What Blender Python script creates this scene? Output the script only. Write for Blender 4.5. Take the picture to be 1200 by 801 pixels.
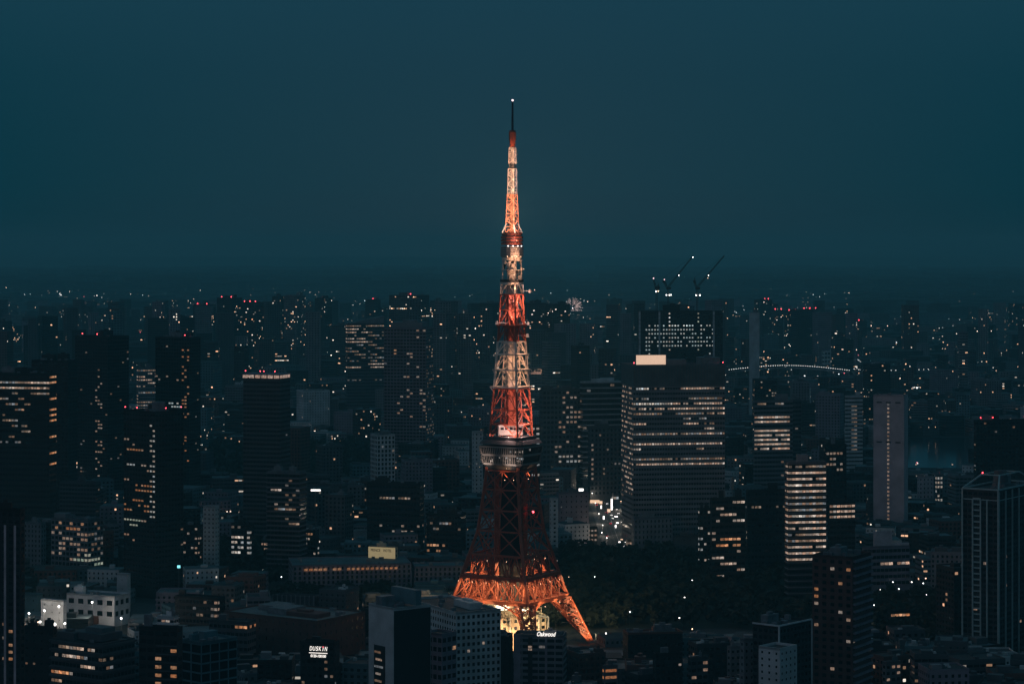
import bpy, math, random
from mathutils import Vector
R = math.radians
for o in list(bpy.data.objects): bpy.data.objects.remove(o)
SC = bpy.context.scene
COL = SC.collection
# ---------------------------------------------------------------- camera
CAMZ, FPX, HOR = 243.0, 2880.0, 290.0
cam = bpy.data.cameras.new('camera'); camo = bpy.data.objects.new('camera', cam); COL.objects.link(camo)
camo.location = (0, 0, CAMZ); camo.rotation_euler = (R(90), 0, 0)
cam.sensor_width = 36.0; cam.lens = 36.0 * FPX / 1200.0
cam.shift_y = -(400.5 - HOR) / 1200.0
cam.clip_start = 1.0; cam.clip_end = 60000.0
SC.camera = camo
# ---------------------------------------------------------------- dusk sky
W = bpy.data.worlds.new('World'); SC.world = W; W.use_nodes = True
def build_world():
    nt = W.node_tree; N = nt.nodes; L = nt.links; N.clear()
    out = N.new('ShaderNodeOutputWorld')
    tc = N.new('ShaderNodeTexCoord'); sx = N.new('ShaderNodeSeparateXYZ'); L.new(tc.outputs['Generated'], sx.inputs[0])
    def m(op, a, b=None, c=None, clamp=False):
        n = N.new('ShaderNodeMath'); n.operation = op; n.use_clamp = clamp
        for i, v in enumerate((a, b, c)):
            if v is None: continue
            if isinstance(v, (int, float)): n.inputs[i].default_value = v
            else: L.new(v, n.inputs[i])
        return n.outputs[0]
    def mix(f, a, b, mode='MIX'):
        n = N.new('ShaderNodeMix'); n.data_type = 'RGBA'; n.blend_type = mode
        if isinstance(f, (int, float)): n.inputs[0].default_value = f
        else: L.new(f, n.inputs[0])
        for i, v in ((6, a), (7, b)):
            if isinstance(v, tuple): n.inputs[i].default_value = v + (1,)
            else: L.new(v, n.inputs[i])
        return n.outputs[2]
    x, y, z = sx.outputs
    # glow of the city centre towards +Y, fading to the sides and upwards
    az = m('DIVIDE', m('ABSOLUTE', m('ADD', x, 0.0)), 0.207)
    side = m('POWER', m('MINIMUM', az, 1.0), 1.5)
    zf = m('MULTIPLY', m('MAXIMUM', z, 0.0), 10.0, clamp=True)
    zn = m('MULTIPLY', m('MAXIMUM', z, 0.0), 38.0, clamp=True)
    cen = mix(zf, mix(zn, (0.0165, 0.0335, 0.0500), (0.0125, 0.0395, 0.0570)), (0.0085, 0.0425, 0.0680))
    edg = mix(zf, mix(zn, (0.0004, 0.0255, 0.0400), (0.0004, 0.0300, 0.0455)), (0.0060, 0.0420, 0.0660))
    front = mix(side, cen, edg)
    up = m('SMOOTHSTEP' if False else 'MULTIPLY', m('MAXIMUM', m('SUBTRACT', z, 0.07), 0.0), 2.2, clamp=True)
    over = mix(up, front, (0.024, 0.080, 0.116))
    # afterglow behind the camera (west)
    west = m('ADD', m('MULTIPLY', y, -0.80), m('MULTIPLY', x, -0.60))
    wf = m('MULTIPLY', m('POWER', m('MAXIMUM', west, 0.0), 1.6), m('SUBTRACT', 1.0, m('MINIMUM', m('MULTIPLY', m('MAXIMUM', z, 0.0), 1.6), 1.0)))
    glow = mix(wf, over, (0.195, 0.168, 0.208))
    # nothing lights the city from under the horizon
    below = m('GREATER_THAN', z, -0.004)
    fin = mix(below, (0.001, 0.004, 0.006), glow)
    bg = N.new('ShaderNodeBackground'); L.new(fin, bg.inputs[0]); bg.inputs[1].default_value = 1.0
    sky = N.new('ShaderNodeTexSky'); sky.sky_type = 'NISHITA'; sky.sun_disc = False
    sky.sun_elevation = R(-4.0); sky.sun_rotation = R(217); sky.air_density = 1.0; sky.dust_density = 2.0; sky.ozone_density = 3.0
    bg2 = N.new('ShaderNodeBackground'); L.new(sky.outputs[0], bg2.inputs[0]); bg2.inputs[1].default_value = 0.008
    add = N.new('ShaderNodeAddShader'); L.new(bg.outputs[0], add.inputs[0]); L.new(bg2.outputs[0], add.inputs[1])
    L.new(add.outputs[0], out.inputs[0])
build_world()
W.cycles.sampling_method = 'MANUAL'; W.cycles.sample_map_resolution = 256
sl = bpy.data.lights.new('afterglow_sun', 'SUN'); sl.energy = 0.02; sl.angle = R(40); sl.color = (1.0, .72, .74)
so = bpy.data.objects.new('afterglow_sun', sl); COL.objects.link(so)
so.rotation_euler = (R(78), 0, R(-37))
SC.view_settings.view_transform = 'Standard'; SC.view_settings.look = 'None'
SC.view_settings.exposure = 0.0; SC.view_settings.gamma = 1.0; SC.view_settings.use_curve_mapping = False
cy = SC.cycles
cy.use_denoising = True; cy.max_bounces = 3; cy.diffuse_bounces = 2; cy.glossy_bounces = 2; cy.transmission_bounces = 2
cy.volume_bounces = 0; cy.sample_clamp_indirect = 1.5; cy.sample_clamp_direct = 8.0; cy.caustics_reflective = False; cy.caustics_refractive = False
try: cy.denoiser = 'OPENIMAGEDENOISE'; cy.denoising_input_passes = 'RGB_ALBEDO_NORMAL'; cy.denoising_prefilter = 'ACCURATE'
except Exception: pass
SC.render.filter_size = 1.6; cy.filter_width = 1.45
# ---------------------------------------------------------------- helpers
def P(px, py, D): return Vector(((px - 600) * D / FPX, D, CAMZ - (py - HOR) * D / FPX))
def PX(v): return 600 + v[0] * FPX / v[1], HOR + (CAMZ - v[2]) * FPX / v[1]
def tag(o, label=None, cat=None, group=None, kind=None):
    if label: o['label'] = label
    if cat: o['category'] = cat
    if group: o['group'] = group
    if kind: o['kind'] = kind
    return o
def empty(name, loc, rz=0.0, label=None, cat=None, group=None):
    o = bpy.data.objects.new(name, None); COL.objects.link(o); o.location = loc; o.rotation_euler = (0, 0, rz)
    o.empty_display_size = 2
    return tag(o, label, cat, group)
class MB:
    def __init__(s): s.v = []; s.f = []; s.uv = []; s.mi = []
    def face(s, pts, uv=None, mi=0):
        n = len(s.v); s.v += [tuple(p) for p in pts]; s.f.append(tuple(range(n, n + len(pts))))
        s.uv += uv if uv else [(0.0, 0.0)] * len(pts); s.mi.append(mi)
    def box(s, x0, y0, z0, x1, y1, z1, mi=0, bottom=True):
        a, b, c, d = (x0, y0), (x1, y0), (x1, y1), (x0, y1)
        for p, q in ((a, b), (b, c), (c, d), (d, a)):
            s.face([(*p, z0), (*q, z0), (*q, z1), (*p, z1)], None, mi)
        s.face([(*a, z1), (*b, z1), (*c, z1), (*d, z1)], None, mi)
        if bottom: s.face([(*d, z0), (*c, z0), (*b, z0), (*a, z0)], None, mi)
    def bar(s, p, q, w, h=None, mi=0):
        p = Vector(p); q = Vector(q); d = q - p
        if d.length < 1e-6: return
        d.normalize(); u = d.cross(Vector((0, 0, 1)))
        if u.length < 1e-3: u = Vector((1, 0, 0))
        u.normalize(); v = d.cross(u); h = h or w
        u = u * w / 2; v = v * h / 2
        A = [p + u + v, p - u + v, p - u - v, p + u - v]; B = [x + (q - p) for x in A]
        for i in range(4):
            j = (i + 1) % 4; s.face([A[i], B[i], B[j], A[j]], None, mi)
        s.face(A, None, mi); s.face(B[::-1], None, mi)
    def prism(s, pts, z0, z1, mi=0, top=None):
        t = top or pts; n = len(pts)
        for i in range(n):
            j = (i + 1) % n
            s.face([(*pts[i], z0), (*pts[j], z0), (*t[j], z1), (*t[i], z1)], None, mi)
        s.face([(*p, z1) for p in t], None, mi); s.face([(*p, z0) for p in pts[::-1]], None, mi)
    def cyl(s, x, y, z0, z1, r0, r1=None, n=12, mi=0):
        r1 = r0 if r1 is None else r1
        s.prism([(x + r0 * math.cos(2 * math.pi * i / n), y + r0 * math.sin(2 * math.pi * i / n)) for i in range(n)], z0, z1, mi,
                [(x + r1 * math.cos(2 * math.pi * i / n), y + r1 * math.sin(2 * math.pi * i / n)) for i in range(n)])
    def ball(s, c, r, mi=0, n=6):
        x, y, z = c
        rings = [(-.85, .5), (-.35, .94), (.35, .94), (.85, .5)]
        for (a, ra), (b, rb) in zip(rings, rings[1:]):
            for i in range(n):
                t0 = 2 * math.pi * i / n; t1 = 2 * math.pi * (i + 1) / n
                s.face([(x + r * ra * math.cos(t0), y + r * ra * math.sin(t0), z + r * a), (x + r * ra * math.cos(t1), y + r * ra * math.sin(t1), z + r * a),
                        (x + r * rb * math.cos(t1), y + r * rb * math.sin(t1), z + r * b), (x + r * rb * math.cos(t0), y + r * rb * math.sin(t0), z + r * b)], None, mi)
    def mesh(s, name, mats):
        me = bpy.data.meshes.new(name); me.from_pydata(s.v, [], s.f)
        for m_ in (mats if isinstance(mats, (list, tuple)) else [mats]): me.materials.append(m_)
        me.polygons.foreach_set('material_index', s.mi)
        uvl = me.uv_layers.new(name='UVMap'); flat = [c for t in s.uv for c in t]; uvl.data.foreach_set('uv', flat)
        me.update(); return me
    def build(s, name, mats, parent=None, loc=None, rz=None):
        o = bpy.data.objects.new(name, s.mesh(name, mats)); COL.objects.link(o)
        if parent: o.parent = parent
        if loc is not None: o.location = loc
        if rz is not None: o.rotation_euler = (0, 0, rz)
        return o
# ---------------------------------------------------------------- materials
def nm(name):
    m = bpy.data.materials.new(name); m.use_nodes = True; m.node_tree.nodes.clear(); return m
def plain(name, col, rough=.7, metal=0.0, noise=.25, scale=.15):
    m = nm(name); N = m.node_tree.nodes; L = m.node_tree.links
    out = N.new('ShaderNodeOutputMaterial'); b = N.new('ShaderNodeBsdfPrincipled'); L.new(b.outputs[0], out.inputs[0])
    b.inputs['Roughness'].default_value = rough; b.inputs['Metallic'].default_value = metal
    tc = N.new('ShaderNodeTexCoord'); nz = N.new('ShaderNodeTexNoise'); nz.inputs['Scale'].default_value = scale; nz.inputs['Detail'].default_value = 5
    L.new(tc.outputs['Object'], nz.inputs['Vector'])
    mr = N.new('ShaderNodeMapRange'); mr.inputs[1].default_value = .3; mr.inputs[2].default_value = .7
    mr.inputs[3].default_value = 1 - noise; mr.inputs[4].default_value = 1 + noise; L.new(nz.outputs[0], mr.inputs[0])
    mx = N.new('ShaderNodeVectorMath'); mx.operation = 'SCALE'; mx.inputs[0].default_value = col; L.new(mr.outputs[0], mx.inputs['Scale'])
    L.new(mx.outputs[0], b.inputs['Base Color'])
    return m
def glow(name, cols, strength, sample=False, lo=.25, power=2.0):
    """lamp or lit pane: brightness and hue differ from pane to pane"""
    m = nm(name); N = m.node_tree.nodes; L = m.node_tree.links
    out = N.new('ShaderNodeOutputMaterial'); e = N.new('ShaderNodeEmission'); L.new(e.outputs[0], out.inputs[0])
    g = N.new('ShaderNodeNewGeometry'); oi = N.new('ShaderNodeObjectInfo')
    ad = N.new('ShaderNodeMath'); ad.operation = 'ADD'; L.new(g.outputs['Random Per Island'], ad.inputs[0]); L.new(oi.outputs['Random'], ad.inputs[1])
    fr = N.new('ShaderNodeMath'); fr.operation = 'FRACT'; L.new(ad.outputs[0], fr.inputs[0])
    cr = N.new('ShaderNodeValToRGB'); cr.color_ramp.interpolation = 'LINEAR'
    while len(cr.color_ramp.elements) < len(cols): cr.color_ramp.elements.new(.5)
    for i, c in enumerate(cols):
        cr.color_ramp.elements[i].position = i / max(1, len(cols) - 1); cr.color_ramp.elements[i].color = c + (1,)
    L.new(fr.outputs[0], cr.inputs[0]); L.new(cr.outputs[0], e.inputs[0])
    m2 = N.new('ShaderNodeMath'); m2.operation = 'MULTIPLY'; L.new(g.outputs['Random Per Island'], m2.inputs[0]); m2.inputs[1].default_value = 7.31
    f2 = N.new('ShaderNodeMath'); f2.operation = 'FRACT'; L.new(m2.outputs[0], f2.inputs[0])
    pw = N.new('ShaderNodeMath'); pw.operation = 'POWER'; L.new(f2.outputs[0], pw.inputs[0]); pw.inputs[1].default_value = power
    mr = N.new('ShaderNodeMapRange'); mr.inputs[3].default_value = lo * strength; mr.inputs[4].default_value = strength; L.new(pw.outputs[0], mr.inputs[0])
    tc = N.new('ShaderNodeTexCoord'); nz = N.new('ShaderNodeTexNoise'); nz.inputs['Scale'].default_value = .9; nz.inputs['Detail'].default_value = 3; L.new(tc.outputs['Object'], nz.inputs['Vector'])
    nr = N.new('ShaderNodeMapRange'); nr.inputs[1].default_value = .34; nr.inputs[2].default_value = .66; nr.inputs[3].default_value = 1.0 if strength > 1.28 or lo >= 1 else .45; nr.inputs[4].default_value = 1.0 if strength > 1.28 or lo >= 1 else 1.35; L.new(nz.outputs[0], nr.inputs[0])
    fm = N.new('ShaderNodeMath'); fm.operation = 'MULTIPLY'; L.new(mr.outputs[0], fm.inputs[0]); L.new(nr.outputs[0], fm.inputs[1]); L.new(fm.outputs[0], e.inputs[1])
    try: m.cycles.emission_sampling = 'AUTO' if sample else 'NONE'
    except Exception: pass
    return m
LIT = {
 'warm': glow('lit_warm', [(1, .58, .39), (1, .71, .54), (1, .84, .73)], .78),
 'white': glow('lit_white', [(1, .78, .62), (1, .90, .80), (.85, .95, 1)], 1.05),
 'orange': glow('lit_orange', [(1, .36, .14), (1, .46, .22), (1, .55, .32)], .95),
 'dim': glow('lit_dim', [(1, .55, .34), (1, .72, .52), (.8, .9, 1)], .40),
 'cool': glow('lit_cool', [(.7, .95, 1), (.9, 1, 1), (1, .95, .85)], 1.3),
 'green': glow('lit_green', [(.75, .95, .75), (.95, 1, .8), (1, .95, .75)], 1.0),
}
LAMPW = glow('lamp_white', [(1, .86, .72), (1, .95, .9), (.85, .95, 1)], 9.0, lo=.4)
LAMPO = glow('lamp_warm', [(1, .55, .3), (1, .68, .45)], 7.0, lo=.4)
LAMPR = glow('beacon_red', [(1, .04, .07), (1, .10, .12)], 9.0, lo=.6)
FLOOD = glow('flood_lamp', [(1, .95, .86), (1, .98, .94)], 28.0, lo=.7)
# facade node group, driven by UV in window-cell units
FG = bpy.data.node_groups.new('facade', 'ShaderNodeTree')
def build_fg():
    I = FG.interface
    def inp(n, t, d):
        s = I.new_socket(name=n, in_out='INPUT', socket_type=t); s.default_value = d
    inp('Wall', 'NodeSocketColor', (.2, .2, .2, 1)); inp('Glass', 'NodeSocketColor', (.01, .015, .02, 1))
    inp('WU', 'NodeSocketFloat', .6); inp('WV', 'NodeSocketFloat', .5); inp('Lit', 'NodeSocketFloat', .05)
    inp('LitStrength', 'NodeSocketFloat', 1.0); inp('Warm', 'NodeSocketFloat', .5); inp('RowLit', 'NodeSocketFloat', 0.0)
    I.new_socket(name='Shader', in_out='OUTPUT', socket_type='NodeSocketShader')
    N = FG.nodes; L = FG.links
    gi = N.new('NodeGroupInput'); go = N.new('NodeGroupOutput')
    def m(op, a, b=None, c=None):
        n = N.new('ShaderNodeMath'); n.operation = op
        for i, v in enumerate((a, b, c)):
            if v is None: continue
            if isinstance(v, (int, float)): n.inputs[i].default_value = v
            else: L.new(v, n.inputs[i])
        return n.outputs[0]
    uv = N.new('ShaderNodeUVMap'); sx = N.new('ShaderNodeSeparateXYZ'); L.new(uv.outputs[0], sx.inputs[0])
    u, v = sx.outputs[0], sx.outputs[1]
    fu, fv = m('FRACT', u), m('FRACT', v)
    cu, cv = m('FLOOR', u), m('FLOOR', v)
    mu = m('LESS_THAN', m('ABSOLUTE', m('SUBTRACT', fu, .5)), m('MULTIPLY', gi.outputs['WU'], .5))
    mv = m('LESS_THAN', m('ABSOLUTE', m('SUBTRACT', fv, .5)), m('MULTIPLY', gi.outputs['WV'], .5))
    win = m('MULTIPLY', mu, mv)
    win = m('MULTIPLY', win, m('GREATER_THAN', m('ABSOLUTE', v), .001))
    cb = N.new('ShaderNodeCombineXYZ'); L.new(cu, cb.inputs[0]); L.new(cv, cb.inputs[1])
    wn = N.new('ShaderNodeTexWhiteNoise'); wn.noise_dimensions = '2D'; L.new(cb.outputs[0], wn.inputs['Vector'])
    cr = N.new('ShaderNodeCombineXYZ'); L.new(m('FLOOR', m('MULTIPLY', u, .125)), cr.inputs[0]); L.new(cv, cr.inputs[1])
    rn = N.new('ShaderNodeTexWhiteNoise'); rn.noise_dimensions = '2D'; L.new(cr.outputs[0], rn.inputs['Vector'])
    row = m('LESS_THAN', rn.outputs['Value'], gi.outputs['RowLit'])
    prob = m('MAXIMUM', gi.outputs['Lit'], m('MULTIPLY', row, .8))
    lit = m('MULTIPLY', m('LESS_THAN', wn.outputs['Value'], prob), win)
    sc = N.new('ShaderNodeSeparateColor'); L.new(wn.outputs['Color'], sc.inputs[0])
    tone = m('GREATER_THAN', m('ADD', sc.outputs[1], gi.outputs['Warm']), 1.0)
    mc = N.new('ShaderNodeMix'); mc.data_type = 'RGBA'; L.new(tone, mc.inputs[0])
    mc.inputs[6].default_value = (1, .88, .74, 1); mc.inputs[7].default_value = (1, .56, .33, 1)
    st = m('MULTIPLY', m('MULTIPLY', lit, m('ADD', m('POWER', sc.outputs[2], 2.5), .12)), gi.outputs['LitStrength'])
    tc = N.new('ShaderNodeTexCoord'); nz = N.new('ShaderNodeTexNoise'); nz.inputs['Scale'].default_value = .09; nz.inputs['Detail'].default_value = 6
    L.new(tc.outputs['Object'], nz.inputs['Vector'])
    dirt = N.new('ShaderNodeMapRange'); dirt.inputs[1].default_value = .3; dirt.inputs[2].default_value = .7; dirt.inputs[3].default_value = .72; dirt.inputs[4].default_value = 1.2
    L.new(nz.outputs[0], dirt.inputs[0])
    wc = N.new('ShaderNodeVectorMath'); wc.operation = 'SCALE'; L.new(gi.outputs['Wall'], wc.inputs[0]); L.new(dirt.outputs[0], wc.inputs['Scale'])
    bc = N.new('ShaderNodeMix'); bc.data_type = 'RGBA'; L.new(win, bc.inputs[0]); L.new(wc.outputs[0], bc.inputs[6]); L.new(gi.outputs['Glass'], bc.inputs[7])
    b = N.new('ShaderNodeBsdfPrincipled'); L.new(bc.outputs[2], b.inputs['Base Color'])
    L.new(m('SUBTRACT', .75, m('MULTIPLY', win, .6)), b.inputs['Roughness'])
    # curtains and blinds: faint difference between unlit panes
    L.new(mc.outputs[2], b.inputs['Emission Color']); L.new(st, b.inputs['Emission Strength'])
    bp = N.new('ShaderNodeBump'); bp.inputs['Strength'].default_value = .6; bp.inputs['Distance'].default_value = .3
    L.new(m('SUBTRACT', 1.0, win), bp.inputs['Height']); L.new(bp.outputs[0], b.inputs['Normal'])
    L.new(b.outputs[0], go.inputs[0])
build_fg()
WALL = {'black': (.012, .014, .017), 'dark': (.022, .026, .031), 'slate': (.068, .078, .090), 'grey': (.17, .175, .195),
        'mauve': (.46, .40, .44), 'pale': (.50, .52, .54), 'white': (.62, .62, .64), 'teal': (.09, .17, .20), 'brown': (.10, .05, .045),
        'brick': (.16, .075, .055), 'cream': (.5, .42, .32), 'dusk': (.20, .18, .22)}
_fm = {}
def facade(wall='slate', wu=.6, wv=.5, lit=0.0, st=1.0, warm=.5, row=0.0, glass=(.008, .012, .016)):
    k = (wall, wu, wv, lit, st, warm, row, glass)
    if k in _fm: return _fm[k]
    m = nm('facade_' + wall); N = m.node_tree.nodes; out = N.new('ShaderNodeOutputMaterial')
    g = N.new('ShaderNodeGroup'); g.node_tree = FG; m.node_tree.links.new(g.outputs[0], out.inputs[0])
    g.inputs['Wall'].default_value = WALL[wall] + (1,); g.inputs['Glass'].default_value = glass + (1,)
    for n_, v_ in (('WU', wu), ('WV', wv), ('Lit', lit), ('LitStrength', st), ('Warm', warm), ('RowLit', row)): g.inputs[n_].default_value = v_
    try: m.cycles.emission_sampling = 'NONE'
    except Exception: pass
    _fm[k] = m; return m
_pm = {}
def wallmat(k):
    if k not in _pm: _pm[k] = plain('paint_' + k, WALL[k], .75)
    return _pm[k]
ROOFM = plain('roof_felt', (.030, .042, .048), .85, noise=.45, scale=.08)
ROOFL = plain('roof_pale', (.10, .135, .15), .8, noise=.35, scale=.08)
UNITM = plain('roof_plant_metal', (.13, .15, .17), .6, noise=.4, scale=.3)
POLEM = plain('pole_metal', (.1, .1, .11), .5)
# ---------------------------------------------------------------- setting
def ground():
    m = nm('ground_city'); N = m.node_tree.nodes; L = m.node_tree.links
    out = N.new('ShaderNodeOutputMaterial'); b = N.new('ShaderNodeBsdfPrincipled'); L.new(b.outputs[0], out.inputs[0]); b.inputs['Roughness'].default_value = .9
    tc = N.new('ShaderNodeTexCoord'); v = N.new('ShaderNodeTexVoronoi'); v.inputs['Scale'].default_value = .02; v.distance = 'CHEBYCHEV'
    L.new(tc.outputs['Object'], v.inputs['Vector'])
    cr = N.new('ShaderNodeValToRGB'); e = cr.color_ramp.elements; e[0].color = (.012, .017, .020, 1); e[1].color = (.05, .055, .06, 1)
    sc = N.new('ShaderNodeSeparateColor'); L.new(v.outputs['Color'], sc.inputs[0]); L.new(sc.outputs[0], cr.inputs[0]); L.new(cr.outputs[0], b.inputs['Base Color'])
    g = MB(); g.face([(-14000, -600, 0), (14000, -600, 0), (14000, 34000, 0), (-14000, 34000, 0)])
    tag(g.build('ground', m), kind='structure')
ground()
hz = nm('haze_air'); N = hz.node_tree.nodes; o_ = N.new('ShaderNodeOutputMaterial'); pv = N.new('ShaderNodeVolumePrincipled')
pv.inputs['Color'].default_value = (.36, .94, 1.0, 1); pv.inputs['Density'].default_value = 7.8e-5; pv.inputs['Anisotropy'].default_value = 0.0
hz.node_tree.links.new(pv.outputs[0], o_.inputs['Volume'])
g = MB(); g.box(-14100, -700, -1, 14100, 34100, 380)
hzo = tag(g.build('haze', hz), 'thin blue dusk haze hanging over the whole city', kind='stuff')
WATER = plain('bay_water', (.01, .03, .04), .12, noise=.2, scale=.02)
def sheet(name, pts, z, mat):
    g = MB(); g.face([(x, y, z) for x, y in pts]); return tag(g.build(name, mat), kind='structure')
def gp(px, D): return ((px - 600) * D / FPX, D)
sheet('water', [gp(1050, 2720), gp(1230, 2700), gp(1230, 3150), gp(1048, 3150)], .02, WATER)
sheet('canal', [gp(325, 3180), gp(440, 3180), gp(440, 3360), gp(325, 3360)], .02, WATER)
ASPH = plain('asphalt', (.05, .05, .052), .8, noise=.3, scale=.4)
PAVE = plain('pavement', (.12, .12, .12), .8, noise=.3, scale=.4)
PAINT = plain('road_paint', (.6, .6, .6), .7)
AVX0, AVX1 = 78.0, 99.0
sheet('road', [(AVX0, 1960), (AVX1, 1960), (AVX1, 2700), (AVX0, 2700)], .004, ASPH)
g = MB(); g.box(AVX0 - 4, 1960, 0, AVX0, 2700, .13); g.box(AVX1, 1960, 0, AVX1 + 4, 2700, .13); tag(g.build('pavement', PAVE), kind='structure')
g = MB()
for k in range(60):
    for lx in (81.5, 85, 92, 95.5): g.box(lx - .08, 1965 + 12 * k, .006, lx + .08, 1971 + 12 * k, .012, bottom=False)
g.box(88.35, 1962, .006, 88.65, 2698, .012, bottom=False)
tag(g.build('road_markings', PAINT), kind='structure')
sheet('park', [gp(640, 1570), gp(955, 1570), gp(955, 1945), gp(735, 1945), gp(640, 1945)], .004, plain('park_soil', (.015, .02, .012), .9))
# ---------------------------------------------------------------- the lattice tower
TW_X, TW_D, PHI = (598 - 600) * 1500 / FPX, 1500.0, R(15.8)
STEELR = plain('steel_orange_red', (.38, .082, .040), .5, noise=.2, scale=.3)
STEELW = plain('steel_white', (.78, .74, .68), .5, noise=.15, scale=.3)
STEELD = plain('steel_dark', (.05, .05, .055), .6)
def ty(y): return (756.6 - y) / 1.92
PROF = [(756.6, 53.5), (698, 36), (670, 30.5), (647, 26.2), (620, 20.8), (585, 17.8), (560, 16.2), (545, 15.2), (515, 13.6), (480, 12.3), (453, 11.0), (433, 10.1), (415, 9.3), (400, 8.7), (380, 7.8), (363, 7.3), (345, 6.9), (330, 6.6), (305, 6.2)]
def tr(z):
    y = 756.6 - z * 1.92
    for (y0, r0), (y1, r1) in zip(PROF, PROF[1:]):
        if y1 <= y <= y0: return r0 + (r1 - r0) * (y0 - y) / (y0 - y1)
    return PROF[-1][1] if y < PROF[-1][0] else PROF[0][1]
def corner(i, z, r=None):   # local frame, unrotated: corners on the axes -> front, right, back, left
    r = tr(z) if r is None else r
    a = [(0, -1), (1, 0), (0, 1), (-1, 0)][i % 4]
    return Vector((a[0] * r, a[1] * r, z))
def tower():
    t = empty('lattice_tower', (TW_X, TW_D, 0), PHI, 'tall floodlit red and white steel lattice tower with two observation decks and a slim antenna', 'tower')
    t.rotation_euler = (0, R(.25), PHI)
    # four splayed legs below the first ring: box girders that narrow to the foot
    z0, z1 = 1.0, ty(700)
    for i in range(4):
        g = MB(); top = corner(i, z1); foot = corner(i, z0, 52.5)
        inn = (Vector((0, 0, z1)) - Vector((top.x, top.y, z1))).normalized(); sd = Vector((-inn.y, inn.x, 0))
        def rail(k, w0, w1):
            s_, n_ = [(-1, 0), (1, 0), (-1, 1), (1, 1)][k]
            return (foot + sd * s_ * w0 / 2 + inn * n_ * w0, top + sd * s_ * w1 / 2 + inn * n_ * w1 * 1.35)
        rails = [rail(k, 2.6, 9.5) for k in range(4)]
        for a, b in rails: g.bar(a, b, 1.05)
        n = 8
        for q in range(n):
            f0 = 1 - (1 - q / n) ** 1.25; f1 = 1 - (1 - (q + 1) / n) ** 1.25; f0, f1 = 1 - f1, 1 - f0
            for (ka, kb) in ((0, 1), (1, 3), (3, 2), (2, 0)):
                A, B = rails[ka], rails[kb]
                p0, p1 = A[0].lerp(A[1], f0), B[0].lerp(B[1], f0); p2, p3 = A[0].lerp(A[1], f1), B[0].lerp(B[1], f1)
                g.bar(p0, p3, .5); g.bar(p1, p2, .5); g.bar(p2, p3, .5)
        lg = g.build('leg', STEELR, t)
        f = MB(); f.prism([(foot.x + 3.2 * a, foot.y + 3.2 * b) for a, b in ((-1, -1), (1, -1), (1, 1), (-1, 1))], 0, 1.6, 0,
                          [(foot.x + 2.0 * a, foot.y + 2.0 * b) for a, b in ((-1, -1), (1, -1), (1, 1), (-1, 1))]); f.build('footing', wallmat('grey'), lg)
    # ring girders
    def ring(z, w, h, mat, name='ring_beam', inset=(1.0,)):
        g = MB()
        for s_ in inset:
            for i in range(4): g.bar(corner(i, z) * s_ + Vector((0, 0, z * (1 - s_))), corner(i + 1, z) * s_ + Vector((0, 0, z * (1 - s_))), w, h)
        return g.build(name, mat, t)
    def web(za, zb, n, w, mat, name, inset=1.0, X=True, mid=False):
        g = MB()
        for i in range(4):
            a0, a1 = corner(i, za), corner(i + 1, za); b0, b1 = corner(i, zb), corner(i + 1, zb)
            for v in (a0, a1, b0, b1): v.x *= inset; v.y *= inset
            for k in range(n):
                p, q = a0.lerp(a1, k / n), a0.lerp(a1, (k + 1) / n); u, v = b0.lerp(b1, k / n), b0.lerp(b1, (k + 1) / n)
                if X: g.bar(p, v, w); g.bar(q, u, w)
                else:
                    m_ = b0.lerp(b1, (k + .5) / n); g.bar(p, m_, w); g.bar(q, m_, w)
                if k: g.bar(p, u, w * .8)
            if mid: g.bar(a0.lerp(b0, .5), a1.lerp(b1, .5), w)
        return g.build(name, mat, t)
    def posts(za, zb, w, mat, name='corner_post', steps=4):
        for i in range(4):
            g = MB()
            for k in range(steps):
                a = za + (zb - za) * k / steps; b = za + (zb - za) * (k + 1) / steps
                g.bar(corner(i, a), corner(i, b), w)
            g.build(name, mat, t)
    zr = [ty(700), ty(672), ty(647)]
    ring(zr[0] + .6, 3.0, 2.2, STEELR, inset=(1.0, .86)); ring(zr[1], 2.6, 2.0, STEELR, inset=(1.0, .84)); ring(zr[2], 1.4, 1.2, STEELR)
    web(zr[0] + 1, zr[1], 5, .62, STEELR, 'ring_truss', X=True); web(zr[0] + 1, zr[1], 6, .6, STEELR, 'ring_truss', inset=.8); web(zr[0] + 1, zr[1], 4, .6, STEELR, 'ring_truss', inset=.6, X=False)
    web(zr[1], zr[2], 4, .6, STEELR, 'ring_truss', X=False); web(zr[1], zr[2], 3, .5, STEELR, 'ring_truss', inset=.78, X=False)
    for zz in (zr[0], zr[1]):
        g = MB(); r0 = tr(zz) * .985; r1 = tr(zz) * .62
        for i in range(4):
            a, b = corner(i, zz - .4, r0), corner(i + 1, zz - .4, r0); c, d = corner(i + 1, zz - .4, r1), corner(i, zz - .4, r1)
            g.face([a, b, c, d]); g.face([x + Vector((0, 0, .5)) for x in (d, c, b, a)])
        g.build('walkway', STEELR, t)
    posts(zr[0], zr[2], 1.7, STEELR)
    # arch braces under the ring
    for i in range(4):
        g = MB(); a, b = corner(i, z1), corner(i + 1, z1); fa, fb = corner(i, 9.0, 50), corner(i + 1, 9.0, 50)
        for k in range(10):
            f0, f1 = k / 10, (k + 1) / 10
            def arc(f): return a.lerp(b, f) * .97 + Vector((0, 0, -11 * (2 * f - 1) ** 2 + z1 * .03))
            g.bar(arc(f0), arc(f1), .9); g.bar(arc(f0), a.lerp(b, f0), .45); g.bar(arc(f0), a.lerp(b, f1), .45)
        g.build('arch_brace', STEELR, t)
    # unlit waist up to the main deck
    zs = [zr[2], ty(620), ty(596), ty(572), ty(550)]
    posts(zr[2], ty(546), 1.5, STEELR)
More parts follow.
